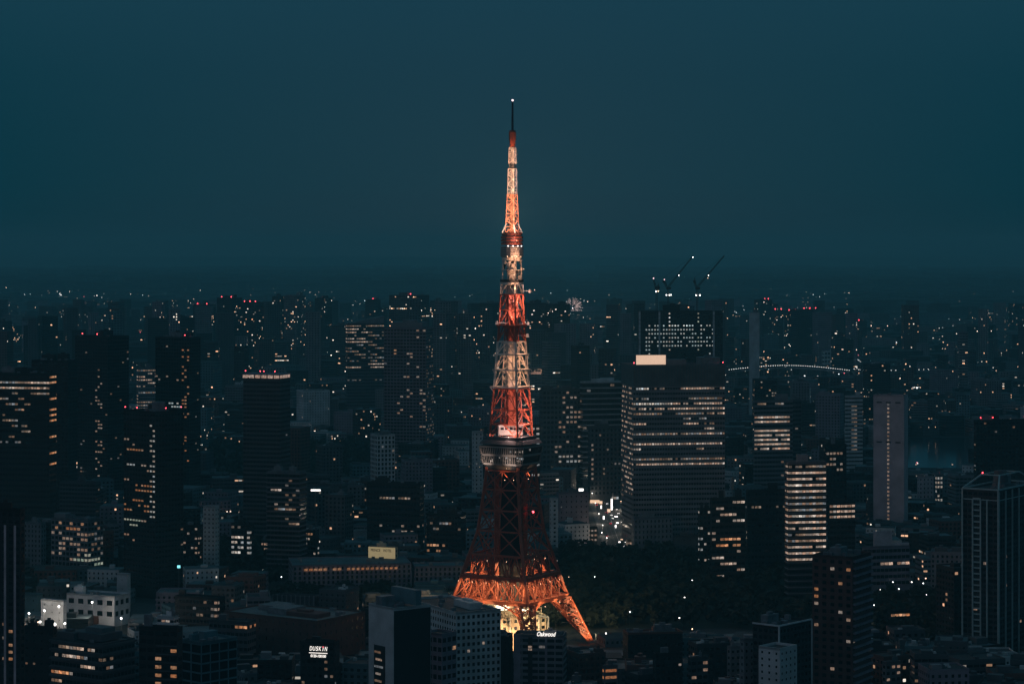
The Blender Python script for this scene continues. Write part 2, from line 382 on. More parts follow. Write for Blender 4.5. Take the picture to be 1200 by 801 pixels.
    for a, b in zip(zs, zs[1:]):
        web(a, b, 2, .6, STEELR, 'cross_bracing'); ring(b, .8, .9, STEELR)
    # lift shaft
    g = MB(); s_ = 4.6; g.box(-s_, -s_, 12, s_, s_, ty(546)); sh = g.build('lift_shaft', plain('shaft_dark', (.012, .008, .008), .6), t)
    sh.rotation_euler = (0, 0, R(45))
    for sx in (-1, 1):
        g = MB(); g.box(sx * 9 - 1.3, -1.3, 0, sx * 9 + 1.3, 1.3, ty(560)); g.build('stair_column', STEELR, t)
    # main observation deck: chamfered square, two window rows
    def octo(r, ch=.2):
        p = []
        for i in range(4):
            a = [(0, -1), (1, 0), (0, 1), (-1, 0)]
            c, pr, nx = Vector(a[i]), Vector(a[i - 1]), Vector(a[(i + 1) % 4])
            p += [tuple((c * r).lerp(pr * r, ch / 2)), tuple((c * r).lerp(nx * r, ch / 2))]
        return p
    DECKW = plain('deck_cladding', (.28, .24, .22), .6, noise=.12)
    GL = plain('deck_glass', (.012, .014, .018), .15)
    zt, zb = ty(517), ty(543)
    g = MB(); RT, RB = 22.3, 19.6
    def rr(z): return RB + (RT - RB) * (z - zb) / (zt - zb)
    bands = [(zb, zb + 1.1, DECKW), (zb + 1.1, zb + 5.3, None), (zb + 5.3, zb + 6.7, DECKW), (zb + 6.7, zb + 10.6, None), (zb + 10.6, zb + 11.4, DECKW)]
    for a, b, mt in bands:
        if mt: g.prism(octo(rr(a)), a, b, 0, octo(rr(b)))
    deck = g.build('main_deck', DECKW, t)
    g = MB(); g.prism(octo(rr(zb) - 1.0), zb + .3, zb + 11.0, 0, octo(rr(zt) - 1.0)); g.build('window_wall', GL, deck)
    g = MB()
    for a, b in ((zb + 1.1, zb + 5.3), (zb + 6.7, zb + 10.6)):
        oa, ob = octo(rr(a)), octo(rr(b))
        for i in range(8):
            p0, p1, q0, q1 = oa[i], oa[(i + 1) % 8], ob[i], ob[(i + 1) % 8]
            if i % 2 == 0: nn = 3
            else: nn = 19
            if i == 1: continue
            for k in range(nn + 1):
                f = k / nn
                g.bar((p0[0] + (p1[0] - p0[0]) * f, p0[1] + (p1[1] - p0[1]) * f, a), (q0[0] + (q1[0] - q0[0]) * f, q0[1] + (q1[1] - q0[1]) * f, b), .42, .42)
    g.build('window_mullions', DECKW, deck)
    g = MB(); g.prism(octo(RT - .6), zt - .9, zt + 1.3, 0, octo(RT - 3)); g.prism(octo(RT - 5), zt + 1.3, zt + 3.4); g.build('deck_roof', STEELD, deck)
    g = MB(); g.prism(octo(15.5), zb - 3.0, zb, 0, octo(RB - .5)); g.build('deck_underside', STEELD, deck)
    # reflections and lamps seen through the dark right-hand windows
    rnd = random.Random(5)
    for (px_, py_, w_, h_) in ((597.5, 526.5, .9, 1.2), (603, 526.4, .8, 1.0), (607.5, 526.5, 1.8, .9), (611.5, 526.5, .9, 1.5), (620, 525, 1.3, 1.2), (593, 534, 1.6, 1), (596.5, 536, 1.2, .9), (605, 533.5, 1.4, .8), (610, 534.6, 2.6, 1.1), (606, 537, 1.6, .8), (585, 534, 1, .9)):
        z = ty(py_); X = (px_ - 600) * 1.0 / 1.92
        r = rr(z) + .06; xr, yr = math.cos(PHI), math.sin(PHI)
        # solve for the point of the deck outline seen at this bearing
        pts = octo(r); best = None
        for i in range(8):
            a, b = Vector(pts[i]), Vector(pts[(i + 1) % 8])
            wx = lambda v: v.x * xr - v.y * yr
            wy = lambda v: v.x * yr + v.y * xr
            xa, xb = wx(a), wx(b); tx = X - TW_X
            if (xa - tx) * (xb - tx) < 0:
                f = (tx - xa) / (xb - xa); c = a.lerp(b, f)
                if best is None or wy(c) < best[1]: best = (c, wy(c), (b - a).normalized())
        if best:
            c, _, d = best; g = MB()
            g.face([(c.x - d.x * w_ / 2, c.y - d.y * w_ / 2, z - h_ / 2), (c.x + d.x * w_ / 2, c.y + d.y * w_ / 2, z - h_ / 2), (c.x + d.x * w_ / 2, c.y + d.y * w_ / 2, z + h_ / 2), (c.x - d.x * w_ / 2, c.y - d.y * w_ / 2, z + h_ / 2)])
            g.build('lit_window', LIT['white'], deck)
    # upper lattice: alternating red and white sections, each with its own shaft cladding
    secs = [(513, 480, 'r', 2), (480, 455, 'r', 1), (455, 433, 'w', 1), (433, 415, 'w', 1), (415, 400, 'w', 1), (400, 381, 'r', 1), (381, 363, 'r', 1), (363, 345, 'r', 1), (345, 331, 'w', 1)]
    for (ya, yb, c, n) in secs:
        mat = STEELR if c == 'r' else STEELW
        a, b = ty(ya), ty(yb)
        s = empty('lattice_section', (0, 0, 0)); s.parent = t
        g = MB()
        for i in range(4):
            g.bar(corner(i, a), corner(i, b), 1.15)
            for k in range(n):
                za, zb_ = a + (b - a) * k / n, a + (b - a) * (k + 1) / n
                A0, A1, B0, B1 = corner(i, za), corner(i + 1, za), corner(i, zb_), corner(i + 1, zb_)
                M, T = A0.lerp(A1, .5), B0.lerp(B1, .5)
                g.bar(A0, T, .55); g.bar(A1, T, .55); g.bar(B0, B1, .75); g.bar(A0.lerp(B0, .5), A0.lerp(T, .5), .35); g.bar(A1.lerp(B1, .5), A1.lerp(T, .5), .35)
                pass
        fr = g.build('steel_frame', mat, s)
        g = MB(); ra, rb = tr(a) * .52, tr(b) * .52
        nb = 2
        for i in range(4):
            g.bar(corner(i, a, ra), corner(i, b, rb), .6)
            for k in range(2):
                f0, f1 = k / nb, (k + 1) / nb
                p0, p1 = corner(i, a, ra).lerp(corner(i, b, rb), f0), corner(i + 1, a, ra).lerp(corner(i + 1, b, rb), f0)
                q0, q1 = corner(i, a, ra).lerp(corner(i, b, rb), f1), corner(i + 1, a, ra).lerp(corner(i + 1, b, rb), f1)
                g.bar(p0, q1, .3); g.bar(q0, q1, .4)
        sr = 2.6; g.box(-sr, -sr, a, sr, sr, b)
        g.build('inner_shaft', mat, s)
    # platforms with splayed brackets
    for (y, hw, c) in ((453, 13.4, 'w'), (433, 11.8, 'w'), (415, 10.9, 'w'), (381, 9.4, 'r'), (345, 7.4, 'r')):
        mat = STEELR if c == 'r' else STEELW; z = ty(y); g = MB()
        for i in range(4): g.bar(corner(i, z, hw), corner(i + 1, z, hw), .9, .8); g.bar(corner(i, z, hw), corner(i, z - 3.4, tr(z)), .5)
        for i in range(4):
            a, b = corner(i, z, hw), corner(i + 1, z, hw); c_, d_ = corner(i + 1, z, tr(z) * .55), corner(i, z, tr(z) * .55); g.face([a, b, c_, d_])
        g.build('platform', mat, t)
    # equipment cabin with four windows above the deck
    g = MB(); zc = ty(508.5); g.box(-7.2, -6.0, zc, 7.6, 2.0, ty(497)); cab = g.build('equipment_cabin', STEELW, t); cab.rotation_euler = (0, 0, R(-10)); cab.location = (-1.5, -1.5, 0)
    for k in range(5):
        g = MB(); x = -6.0 + 2.75 * k; g.box(x, -6.12, zc + 3.2, x + 1.9, -6.0, zc + 4.6); g.build('window', GL, cab)
    # side antennas and cable booms
    g = MB(); z = ty(437); g.bar((8.5, 0, z), (19.5, 3, z - .4), 1.0, 1.4)
    for k in range(6): g.bar((9 + 2 * k, .5, z), (9 + 2 * k, .5, z + 2.0), .3)
    g.build('antenna_boom', STEELW, t)
    for (x, y_, yy, l) in ((-8, -1.2, 378, 2.6), (8.4, 0, 379, 3.2), (7.5, -2, 393, 3.0), (8, 0, 341, 5.0)):
        g = MB(); z = ty(yy); g.bar((0, 0, z), (x + (l if x > 0 else -l), y_, z), .4); g.cyl(x + (l * .7 if x > 0 else -l * .7), y_, z - 1.1, z + 1.1, 1.1, .7, 8); g.build('antenna_dish', STEELW, t)
    # upper deck and the rings round it
    g = MB(); zt2 = ty(273)
    for k, (ya, yb, r) in enumerate(((287, 284.3, 13.0), (283.2, 280.7, 13.3), (279.6, 277, 13.2), (276, 272.8, 12.2))):
        g.cyl(0, 0, ty(ya), ty(yb), r / 1.92, r / 1.92, 16); g.cyl(0, 0, ty(yb), ty(yb) + .4, r / 1.92 - .9, None, 16, 1)
    td = g.build('top_deck', [STEELR, STEELD], t)
    g = MB()
    for k in range(5):
        z = ty(300) + k * 1.28; g.cyl(0, 0, z, z + .75, 13.9 / 1.92, None, 16)
    g.cyl(0, 0, ty(301), ty(290), 13.0 / 1.92, None, 16, 1); g.build('window_bands', [plain('band_metal', (.35, .34, .34), .5), plain('band_glass', (.05, .05, .055), .25)], td)
    g = MB(); g.cyl(0, 0, ty(306), ty(300), 10.4 / 1.92, 12.4 / 1.92, 16); g.build('deck_neck', STEELW, td)
    rnd = random.Random(3)
    g = MB()
    for k in range(4): g.bar(corner(k, ty(330), 6.0), corner(k, ty(302), 5.6), .8)
    g.cyl(0, 0, ty(331), ty(302), 3.0, None, 8)
    for k in range(7): z = ty(328 - 3.8 * k); g.cyl(0, 0, z, z + .3, 6.7, None, 12) if k % 3 == 0 else None
    g.build('equipment_frame', STEELW, t)
    for k in range(26):
        a = rnd.uniform(0, 2 * math.pi); z = ty(rnd.uniform(307, 326)); r = rnd.uniform(4.2, 6.6); g = MB(); s_ = rnd.uniform(.6, 1.5)
        x, y_ = r * math.cos(a), r * math.sin(a)
        if k % 2: g.cyl(x, y_, z - s_ * .8, z + s_ * .8, s_, s_ * .75, 8)
        else: g.box(x - s_ * .6, y_ - s_ * .6, z - s_, x + s_ * .6, y_ + s_ * .6, z + s_)
        g.build('antenna_dish' if k % 2 else 'equipment_box', STEELW if rnd.random() < .6 else STEELD, t)
    g = MB(); g.cyl(0, 0, ty(330.3), ty(327.4), 13.8 / 1.92, None, 20); g.build('black_ring', STEELD, t)
    g = MB(); g.cyl(0, 0, ty(333.2), ty(330.8), 13.9 / 1.92, None, 20); g.build('white_ring', STEELW, t)
    # antenna mast
    def mast(ya, yb, ra, rb, mat, name, w=.42, n=6, core=.35):
        g = MB(); a, b = ty(ya), ty(yb)
        for i in range(4):
            g.bar(corner(i, a, ra), corner(i, b, rb), w * 1.2)
            for k in range(n):
                f0, f1 = k / n, (k + 1) / n
                p0, p1 = corner(i, a, ra).lerp(corner(i, b, rb), f0), corner(i + 1, a, ra).lerp(corner(i + 1, b, rb), f0)
                q0, q1 = corner(i, a, ra).lerp(corner(i, b, rb), f1), corner(i + 1, a, ra).lerp(corner(i + 1, b, rb), f1)
                g.bar(*((p0, q1) if (k + i) % 2 else (p1, q0)), w); g.bar(q0, q1, w)
        if core: g.cyl(0, 0, a, b, ra * core, rb * core, 8)
        return g.build(name, mat, t)
    mast(273, 228, 4.3, 3.1, plain('steel_red_floodlit', (.60, .22, .12), .5), 'mast_section', n=6, core=.33, w=.5); mast(228, 198, 2.9, 2.6, STEELW, 'mast_section', n=5, core=.2); mast(198, 192, 2.0, 1.9, STEELD, 'mast_section', .25, 2, .2); mast(192, 173, 2.3, 2.1, STEELW, 'mast_section', n=4, core=.2)  # lowest section: strong floodlight on the red paint put into a paler orange
    g = MB()
    for i in range(4): g.bar(corner(i, ty(273), 6.4), corner(i, ty(262), 3.6), .7)
    g.build('mast_strut', STEELW, t)
    g = MB(); g.cyl(0, 0, ty(173), ty(153), 1.7, 2.0, 10); g.cyl(0, 0, ty(165), ty(155), 2.2, 2.3, 10); g.build('antenna_drum', STEELR, t)
    g = MB(); g.cyl(0, 0, ty(153), ty(119), .75, .55, 8); g.build('antenna_pole', plain('antenna_navy', (.012, .02, .05), .5), t)
    def lamp(name, loc, r, mat):
        g = MB(); g.ball((0, 0, 0), r, n=6); return g.build(name, mat, t, loc)
    lamp('beacon_light', (0, 0, ty(117.6)), .7, LIT['white'] if False else LAMPR_PALE)
    lamp('beacon_light', (12.5, -5.5, ty(599)), .75, LAMPR)
    for k, a in enumerate((-125, -100, -75, -50)): lamp('deck_lamp', (7.0 * math.cos(R(a) ), 7.0 * math.sin(R(a)), ty(288.2)), .33, LAMPW)
    for k, a in enumerate((-130, -105, -80, -52)): lamp('deck_lamp', (6.6 * math.cos(R(a)), 6.6 * math.sin(R(a)), ty(300.5)), .26, LAMPO)
    # floodlights: each a small lamp on the steel with its own light
    def flood(x, y, z, watt, col=(1, .62, .40), r=.26, aim=None, cone=110):
        r *= .75
        g = MB(); g.ball((0, 0, 0), r, n=6); g.bar((0, 0, 0), (-x * .3, -y * .3, 0), .15, mi=1); fl = g.build('floodlight', [LAMPO, POLEM], t, (x, y, z))
        l = bpy.data.lights.new('floodlight_beam', 'SPOT' if aim else 'POINT'); l.energy = watt; l.color = col; l.shadow_soft_size = .4
        o = bpy.data.objects.new('floodlight_beam', l); COL.objects.link(o); o.parent = fl
        if aim: l.spot_size = R(cone); l.spot_blend = .6; o.rotation_euler = Vector(aim).to_track_quat('-Z', 'Y').to_euler(); o.location = Vector(aim).normalized() * .4
        else: o.location = (0, 0, r + .12)
    WH = (1, .47, .26); OR = (1, .60, .52); BR = (1, .80, .44)
    for y, wt in ((268, 4200), (257, 4200), (246, 3600), (236, 3000), (224, 1500), (211, 1300), (200, 1100), (188, 800), (178, 600)):
        flood(-.6, -4.9 if y > 228 else -3.6, ty(y), wt * (8.0 if y > 228 else 4.2), (1, .74, .52) if y > 228 else WH, r=.16); flood(2.4, -2.6, ty(y + 3), wt * .35, OR, r=.12)
    flood(0, -10.5, ty(282), 1500, OR); flood(0, -9.5, ty(292), 700, WH); flood(0, -8.6, ty(302), 4000, WH); flood(-1, -8.2, ty(322), 3200, WH); flood(5.5, -7.2, ty(315), 900, WH)
    flood(0, -8, ty(338), 5000, WH); flood(1.5, -7.4, ty(354), 24000, OR); flood(-2, -7.6, ty(371), 4500, OR); flood(0, -8.2, ty(390), 26000, OR)
    for y, wt in ((407, 32000), (423, 85000), (442, 52000)):
        flood(0, -9.0, ty(y), wt, WH); flood(5.5, -4.4, ty(y + 3), wt * .35, WH)
    flood(0, -11, ty(463), 24000, OR); flood(0, -12, ty(484), 24000, OR); flood(7, -6, ty(474), 8000, OR); flood(-5, -12, ty(510), 12000, OR); flood(3, -13, ty(511), 12000, OR); flood(9, -6, ty(495), 11000, OR)
    for (x, y) in ((-7, -11), (-2, -13), (5, -10), (9, -7)): flood(x, y, ty(560), 1900, (1, .55, .30), aim=(.1, .35, 1), cone=95)
    # ring floodlights: outside arms that wash down over the girders, and inner ones turned to the far trusses
    zA, zB = zr[2] + 1.5, zr[1] + 1.0
    for i, fs in ((3, (.1, .3, .5, .7, .9)), (0, (.15, .4, .65, .9))):
        for f in fs:
            p = corner(i, 0, tr(zr[1]) * 1.10).lerp(corner(i + 1, 0, tr(zr[1]) * 1.10), f)
            nrm = Vector((-1 if i == 3 else 1, -1, 0)).normalized()
            flood(p.x + nrm.x * 6, p.y + nrm.y * 6, zB - 3, 6000, BR, aim=(-nrm.x, -nrm.y, -1.1), cone=120)
    for (x, y) in ((-16, -4), (-6, -12), (4, -14), (14, -4), (0, 2), (22, 0), (-24, 2)):
        flood(x, y, zr[1] - 1.5, 46000, BR, aim=(x * .02, 1, -.45), cone=72); flood(x, y, zr[2] - 4, 13000, BR, aim=(x * .02, 1, -.85), cone=70)
    for k in (.25, .7):  # added lamps on made-up arms that brighten the deck's left face
        p = corner(3, 0, 29).lerp(corner(4, 0, 29), k); flood(p.x, p.y, zb - 1, 2600, (1, .80, .68), aim=(1, 1, .75), cone=100, r=.15)
    # lamps on the base building roof and along the right-hand leg
    for (x, y, z, wt) in ((-18, -20, 21, 42000), (2, -26, 20, 42000), (16, -12, 19, 36000), (-33, -4, 17, 40000), (-8, -24, 12, 30000)):
        flood(x, y, z, wt, (1, .58, .28), .35, aim=(0, .7, -.6), cone=135)
    for (x, y) in ((-24, -26), (-6, -38), (12, -34), (26, -18)): flood(x, y, zr[0] - 1, 16000, BR, aim=(-x * .02, 1, -.55), cone=110)
    for (x, y) in ((-12, -8), (4, -20), (14, 2)): flood(x, y, zr[0] - 3, 45000, BR, aim=(.15, 1, -.35), cone=120)
    for f in (.15, .4, .62, .85):
        x = 36 + (52.5 - 36) * f; z = 30 * (1 - f); flood(x - 3, -9, z + 3, 20000, BR, aim=(.25, 1, .12), cone=95)
LAMPR_PALE = glow('beacon_pale', [(1, .7, .75), (1, .8, .85)], 2.5, lo=.8)
tower()
# ---------------------------------------------------------------- buildings
RN = random.Random(11)
FOOT = []      # footprints of everything placed: (x, y, radius)
ANCH = []      # landmarks for labels: (ref, px, py)
HERO = []      # screen rectangles with base depth
def solve(D, xl, xc, xr, th, depth):
    tl, tcn, trr = ((v - 600) / FPX for v in (xl, xc, xr))
    s, c = math.sin(R(abs(th))), math.cos(R(abs(th)))
    X = tcn * D
    if th > 0:
        a = (X - tl * D) / (c + tl * s); b = (trr * D - X) / (s - trr * c) if xr > xc else depth
        b = depth if b <= 0 else min(b, 140)
        xd, yd = Vector((c, -s)), Vector((s, c)); ctr = Vector((X, D)) - xd * a / 2 + yd * b / 2; rz = -R(th)
    elif th < 0:
        a = (trr * D - X) / (c - trr * s); b = (X - tl * D) / (s + tl * c) if xc > xl else depth
        b = depth if b <= 0 else min(b, 140)
        xd, yd = Vector((c, s)), Vector((-s, c)); ctr = Vector((X, D)) + xd * a / 2 + yd * b / 2; rz = R(-th)
    else:
        a = (trr - tl) * D; b = depth; ctr = Vector(((tl + trr) / 2 * D, D + b / 2)); rz = 0.0
        xd, yd = Vector((1, 0)), Vector((0, 1))
    return a, b, ctr, rz, xd, yd
def wallbox(g, a, b, H, nx, ny, nf, z0, par, mi=0, off=(0, 0), chamfer=0):
    """four walls with window-cell UVs, parapet strip and footing strip left plain"""
    c = [(-a / 2, -b / 2), (a / 2, -b / 2), (a / 2, b / 2), (-a / 2, b / 2)]
    zt = H - par
    for i, n in ((0, nx), (1, ny), (2, nx), (3, ny)):
        p, q = c[i], c[(i + 1) % 4]; uo = off[0] + i * 100; vo = off[1] + 1
        g.face([(*p, z0), (*q, z0), (*q, zt), (*p, zt)], [(uo, vo), (uo + n, vo), (uo + n, vo + nf), (uo, vo + nf)], mi)
        g.face([(*p, zt), (*q, zt), (*q, H), (*p, H)], None, mi)
        if z0 > 0: g.face([(*p, 0), (*q, 0), (*q, z0), (*p, z0)], None, mi)
def rooftop(root, a, b, H, mat, seed, n=None, par=1.0, roofm=None):
    rnd = random.Random(seed)
    g = MB(); g.face([(-a / 2, -b / 2, H - par + .01), (a / 2, -b / 2, H - par + .01), (a / 2, b / 2, H - par + .01), (-a / 2, b / 2, H - par + .01)])
    w = .35
    for (x0, y0, x1, y1) in ((-a / 2, -b / 2, a / 2, -b / 2 + w), (-a / 2, b / 2 - w, a / 2, b / 2), (-a / 2, -b / 2 + w, -a / 2 + w, b / 2 - w), (a / 2 - w, -b / 2 + w, a / 2, b / 2 - w)):
        g.box(x0, y0, H - par + .02, x1, y1, H + .02, 1, bottom=False)
    rf = g.build('roof', [roofm or ROOFM, mat], root)
    n = rnd.choice((1, 2, 3)) if n is None else n
    for k in range(n):
        w_, d_ = a * rnd.uniform(.14, .38), b * rnd.uniform(.18, .42); h = rnd.uniform(1.8, 4.5) * (1.3 if H > 60 else .8)
        x = rnd.uniform(-a / 2 + w_ / 2 + .8, a / 2 - w_ / 2 - .8); y = rnd.uniform(-b / 2 + d_ / 2 + .8, b / 2 - d_ / 2 - .8)
        g = MB(); g.box(x - w_ / 2, y - d_ / 2, H - par + .02, x + w_ / 2, y + d_ / 2, H + h, bottom=False)
        if rnd.random() < .5: g.box(x - w_ * .2, y - d_ * .2, H + h, x + w_ * .15, y + d_ * .2, H + h + 1.2, bottom=False)
        g.build('machine_room' if k < 2 else 'roof_unit', [mat if rnd.random() < .6 else UNITM], rf)
    for k in range(rnd.choice((4, 6, 9)) if min(a, b) > 12 and par < 5 else 0):
        x, y = rnd.uniform(-a / 2 + 2, a / 2 - 2), rnd.uniform(-b / 2 + 2, b / 2 - 2); u_, v_ = rnd.uniform(.6, 1.8), rnd.uniform(.6, 1.4); g = MB(); g.box(x - u_, y - v_, H - par + .02, x + u_, y + v_, H + rnd.uniform(.3, 1.4)); g.build('roof_unit', UNITM if rnd.random() < .6 else wallmat('grey'), rf)
    return rf
def H_(name, label, ref, D, xs, yt, th=0, wall='dark', sty='punch', px=3.6, fh=3.4, wu=.6, wv=.5, lit=(), shade=0.0, depth=25, beac=(), par=1.2, roof=None, shelf=0, ribs=0,
       cat='building', z0=0.0, roofm=None, row=0.0, warm=.5, st=1.0, glass=(.008, .012, .016), unlab=False, parts=True, group=None, base=0.0, sidecol=None):
    xl, xc, xr = xs if len(xs) == 3 else (xs[0], xs[1], xs[1])
    if len(xs) == 2 and th < 0: xl, xc, xr = xs[0], xs[0], xs[1]
    a, b, ctr, rz, xd, yd = solve(D, xl, xc, xr, th, depth)
    H = CAMZ - (yt - HOR) * D / FPX - base
    root = empty(name, (ctr.x, ctr.y, base), rz, label, cat, group)
    nx, ny = max(1, round(a / px)), max(1, round(b / px)); nf = max(1, int((H - par - 3.0) / fh)); zb = H - par - nf * fh
    seed = int(abs(ctr.x) * 7 + D)
    g = MB()
    m = facade(wall, wu, wv, shade, st, warm, row, glass); wm = wallmat(sidecol or wall)
    wallbox(g, a, b, H, nx, ny, nf, zb, par, off=(seed % 97 * 10, seed % 31 * 3))
    if shelf:
        for k in range(nf + 1):
            z = zb + k * fh; e = shelf
            g.box(-a / 2 - e, -b / 2 - e, z - .22, a / 2 + e, b / 2 + e, z + .22 + (.55 if shelf > .8 else 0), 1)
    if ribs:
        for k in range(0, nx + 1, max(1, int(ribs))):
            x = -a / 2 + a * k / nx; g.box(x - .28, -b / 2 - .5, 0, x + .28, -b / 2 + .02, H - .3, 1)
        for k in range(0, ny + 1, max(1, int(ribs))):
            y = -b / 2 + b * k / ny
            for s_ in (-1, 1): g.box(min(s_ * a / 2, s_ * (a / 2 + .5)), y - .28, 0, max(s_ * a / 2, s_ * (a / 2 + .5)), y + .28, H - .3, 1)
    g.build('wall', [m, wm], root)
    rooftop(root, a, b, H, wm, seed, n=roof, par=par, roofm=roofm)
    # lit windows, each a pane (or an unbroken run of panes on ribbon floors) of its own
    if lit and parts:
        rnd = random.Random(seed + 3); runs = []
        proud = .07 + (shelf * .0)
        for face in range(4):
            n_ = (nx, ny, nx, ny)[face]; W_ = (a, b, a, b)[face]
            nrm = [(-yd), xd, yd, -xd][face]
            fc = ctr + nrm * ((b, a, b, a)[face] / 2)
            if nrm.dot(fc) > -1: continue
            ux = [xd, yd, -xd, -yd][face]
            pw = W_ / n_
            for j in range(nf):
                z = zb + (j + .5) * fh; cur = None; rowf = rnd.random()
                for i in range(n_ + 1):
                    on = None
                    if i < n_:
                        wp = fc + ux * ((i + .5) * pw - W_ / 2); sx_, sy_ = PX((wp.x, wp.y, z + base)); pr = 0
                        for L_ in lit:
                            if L_[0] <= sx_ <= L_[2] and L_[1] <= sy_ <= L_[3]: pr, on_ = L_[4], L_[5]; mode = L_[6] if len(L_) > 6 else ''
                        if pr:
                            if mode == 'row': ok = rowf < pr and rnd.random() < .93
                            elif mode == 'clump': ok = (math.sin(i * .9 + j * 2.3 + seed) + math.sin(j * 1.7 + i * .35)) * .25 + .5 < pr and rnd.random() < .9
                            else: ok = rnd.random() < pr
                            if ok: on = on_
                    merge = sty == 'ribbon'
                    if cur and (on != cur[2] or not merge): runs.append((face, j, cur[0], i, cur[2])); cur = None
                    if on and not cur: cur = [i, j, on]
        runs.sort(key=lambda r: r[2] - r[3])
        if len(runs) > 100: big, rest = runs[:100], runs[100:]
        else: big, rest = runs, []
        def pane(g_, face, j, i0, i1, mi=0):
            W_, n_ = (a, b, a, b)[face], (nx, ny, nx, ny)[face]; pw = W_ / n_; z = zb + (j + .5) * fh; hh = fh * wv * .41
            for i in range(i0, i1):
                u0 = -W_ / 2 + (i + .5 - wu / 2) * pw; u1 = -W_ / 2 + (i + .5 + wu / 2) * pw; o = (b, a, b, a)[face] / 2 + proud
                pts = [(u0, z - hh), (u1, z - hh), (u1, z + hh), (u0, z + hh)]
                f_ = {0: lambda u, v: (u, -o, v), 1: lambda u, v: (o, u, v), 2: lambda u, v: (-u, o, v), 3: lambda u, v: (-o, -u, v)}[face]
                g_.face([f_(u, v) for u, v in pts], None, mi)
        for (face, j, i0, i1, ci) in big:
            g = MB(); pane(g, face, j, i0, i1); g.build('window_band' if i1 - i0 > 1 else 'window', LIT[ci], root)
        if rest:
            g = MB(); keys = list(LIT)
            for (face, j, i0, i1, ci) in rest: pane(g, face, j, i0, i1, keys.index(ci))
            tag(g.build('window', [LIT[k] for k in keys], root), kind='stuff')
    for (bx, by) in beac:
        g = MB(); g.cyl(0, 0, -.0, 1.6, .12, None, 6, 1); g.ball((0, 0, 1.9), max(.42, D * .00024), 0); g.build('beacon_light', [LAMPR, POLEM], root, (bx * a / 2, by * b / 2, H))
    FOOT.append((ctr.x, ctr.y, math.hypot(a, b) / 2, a, b, rz))
    ANCH.append((ref, (xl + xr) / 2, yt + 8, xl, xr))
    HERO.append((xl, xr, yt, HOR + FPX * CAMZ / D, D))
    root['_dims'] = 0; del root['_dims']
    return dict(root=root, a=a, b=b, H=H, ctr=ctr, rz=rz, nf=nf, zb=zb, fh=fh, nx=nx, ny=ny)
def add_fins(h, mat, faces, every, w=.5, d=.7, name='rib', z0=0, z1=None):
    a, b, H = h['a'], h['b'], h['H'] if z1 is None else z1
    g = MB()
    if 0 in faces:
        n = max(1, round(a / every))
        for k in range(n + 1): x = -a / 2 + a * k / n; g.box(x - w / 2, -b / 2 - d, z0, x + w / 2, -b / 2 + .05, H)
    for s_, f_ in ((1, 1), (-1, 3)):
        if f_ in faces:
            n = max(1, round(b / every))
            for k in range(n + 1): y = -b / 2 + b * k / n; x0, x1 = sorted((s_ * (a / 2 - .05), s_ * (a / 2 + d))); g.box(x0, y - w / 2, z0, x1, y + w / 2, H)
    return g.build(name, mat, h['root'])
def addbox(h, name, mat, fx0, fy0, fx1, fy1, z0, z1, label=None, parent=None):
    a, b = h['a'] / 2, h['b'] / 2; g = MB(); g.box(fx0 * a, fy0 * b, z0, fx1 * a, fy1 * b, z1); o = g.build(name, mat, parent or h['root'])
    if label: o['label'] = label
    return o
# --- far skyline (over about 3.4 km): windows stay in the facade pattern, they are dots in the photo
def far(label, ref, D, xs, yt, wall='slate', lit=.06, st=2.6, **k):
    lit *= .55 if lit < .4 else .8
    k.setdefault('wu', .7); k.setdefault('wv', .45); k.setdefault('th', -25 if (xs[0] > 600) else 25)
    return H_('high_rise', label, ref, D, xs, yt, wall=wall, shade=lit, st=st, cat='tower block', group='high-rises on the hazy skyline', **k)
far('squat dark hazy tower with dim scattered windows at the far left edge', 'squat edge tower', 4600, (-6, 9, 14), 376, 'dark')
far('small hazy tower with lights on its roof above the left office roofs', 'roof-lit hazy tower', 6600, (52, 62, 68), 362, 'slate', .10)
far('slim hazy tower rising behind the black beacon tower on the left', 'slim hazy tower', 6000, (88, 100, 108), 368, 'dark', .08)
far('hazy twin-step tower between the beacon tower and the wide lit-top block', 'twin-step hazy tower', 5600, (126, 138, 146), 377, 'slate', .08)
far('wide hazy block with a thin lit strip along its roof edge', 'lit-edge wide block', 4100, (173, 200, 228), 373, 'dark', .03, shelf=.3)
far('dark hazy tower with a pink roof lamp just left of the jagged twin towers', 'pink-lamp hazy tower', 5300, (226, 244, 253), 357, 'dark', .05, beac=((-.6, -.6), (.5, -.4)))
far('tall dark tower, taller half of the jagged pair dotted with pink windows', 'taller jagged tower', 4700, (254, 272, 284), 349, 'black', .09, beac=((-.5, -.8), (.7, -.7)))
far('dark tower with flat top, right half of the jagged pink-dotted pair', 'flat jagged tower', 4800, (284, 300, 309), 354, 'black', .10, beac=((-.8, -.8), (0, -.8), (.8, -.8)))
far('slim tower with a bright orange lamp box at its roof', 'orange-lamp slim tower', 5200, (319, 326, 333), 347, 'dark', .10)
far('paler ribbed tower with many small windows beside the orange-lamp tower', 'pale ribbed skyline tower', 5000, (333, 348, 358), 346, 'grey', .14, ribs=3)
far('lone dark hazy tower standing clear of its neighbours left of centre', 'lone hazy tower', 5400, (369, 380, 389), 349, 'black', .08, beac=((0, 0),))
far('low hazy block with a flat lit roof line beside the glass curtain tower', 'flat-lit low block', 4400, (387, 400, 408), 381, 'slate', .06)
far('small hazy block with a roof beacon left of the wide banded tower', 'small beacon block', 5600, (428, 438, 446), 351, 'dark', .05, beac=((0, 0),))
far('wide hazy tower with bright horizontal bands near its top', 'wide banded tower', 4300, (456, 488, 503), 346, 'slate', .03, row=.10, st=3.5, beac=((.1, 0),))
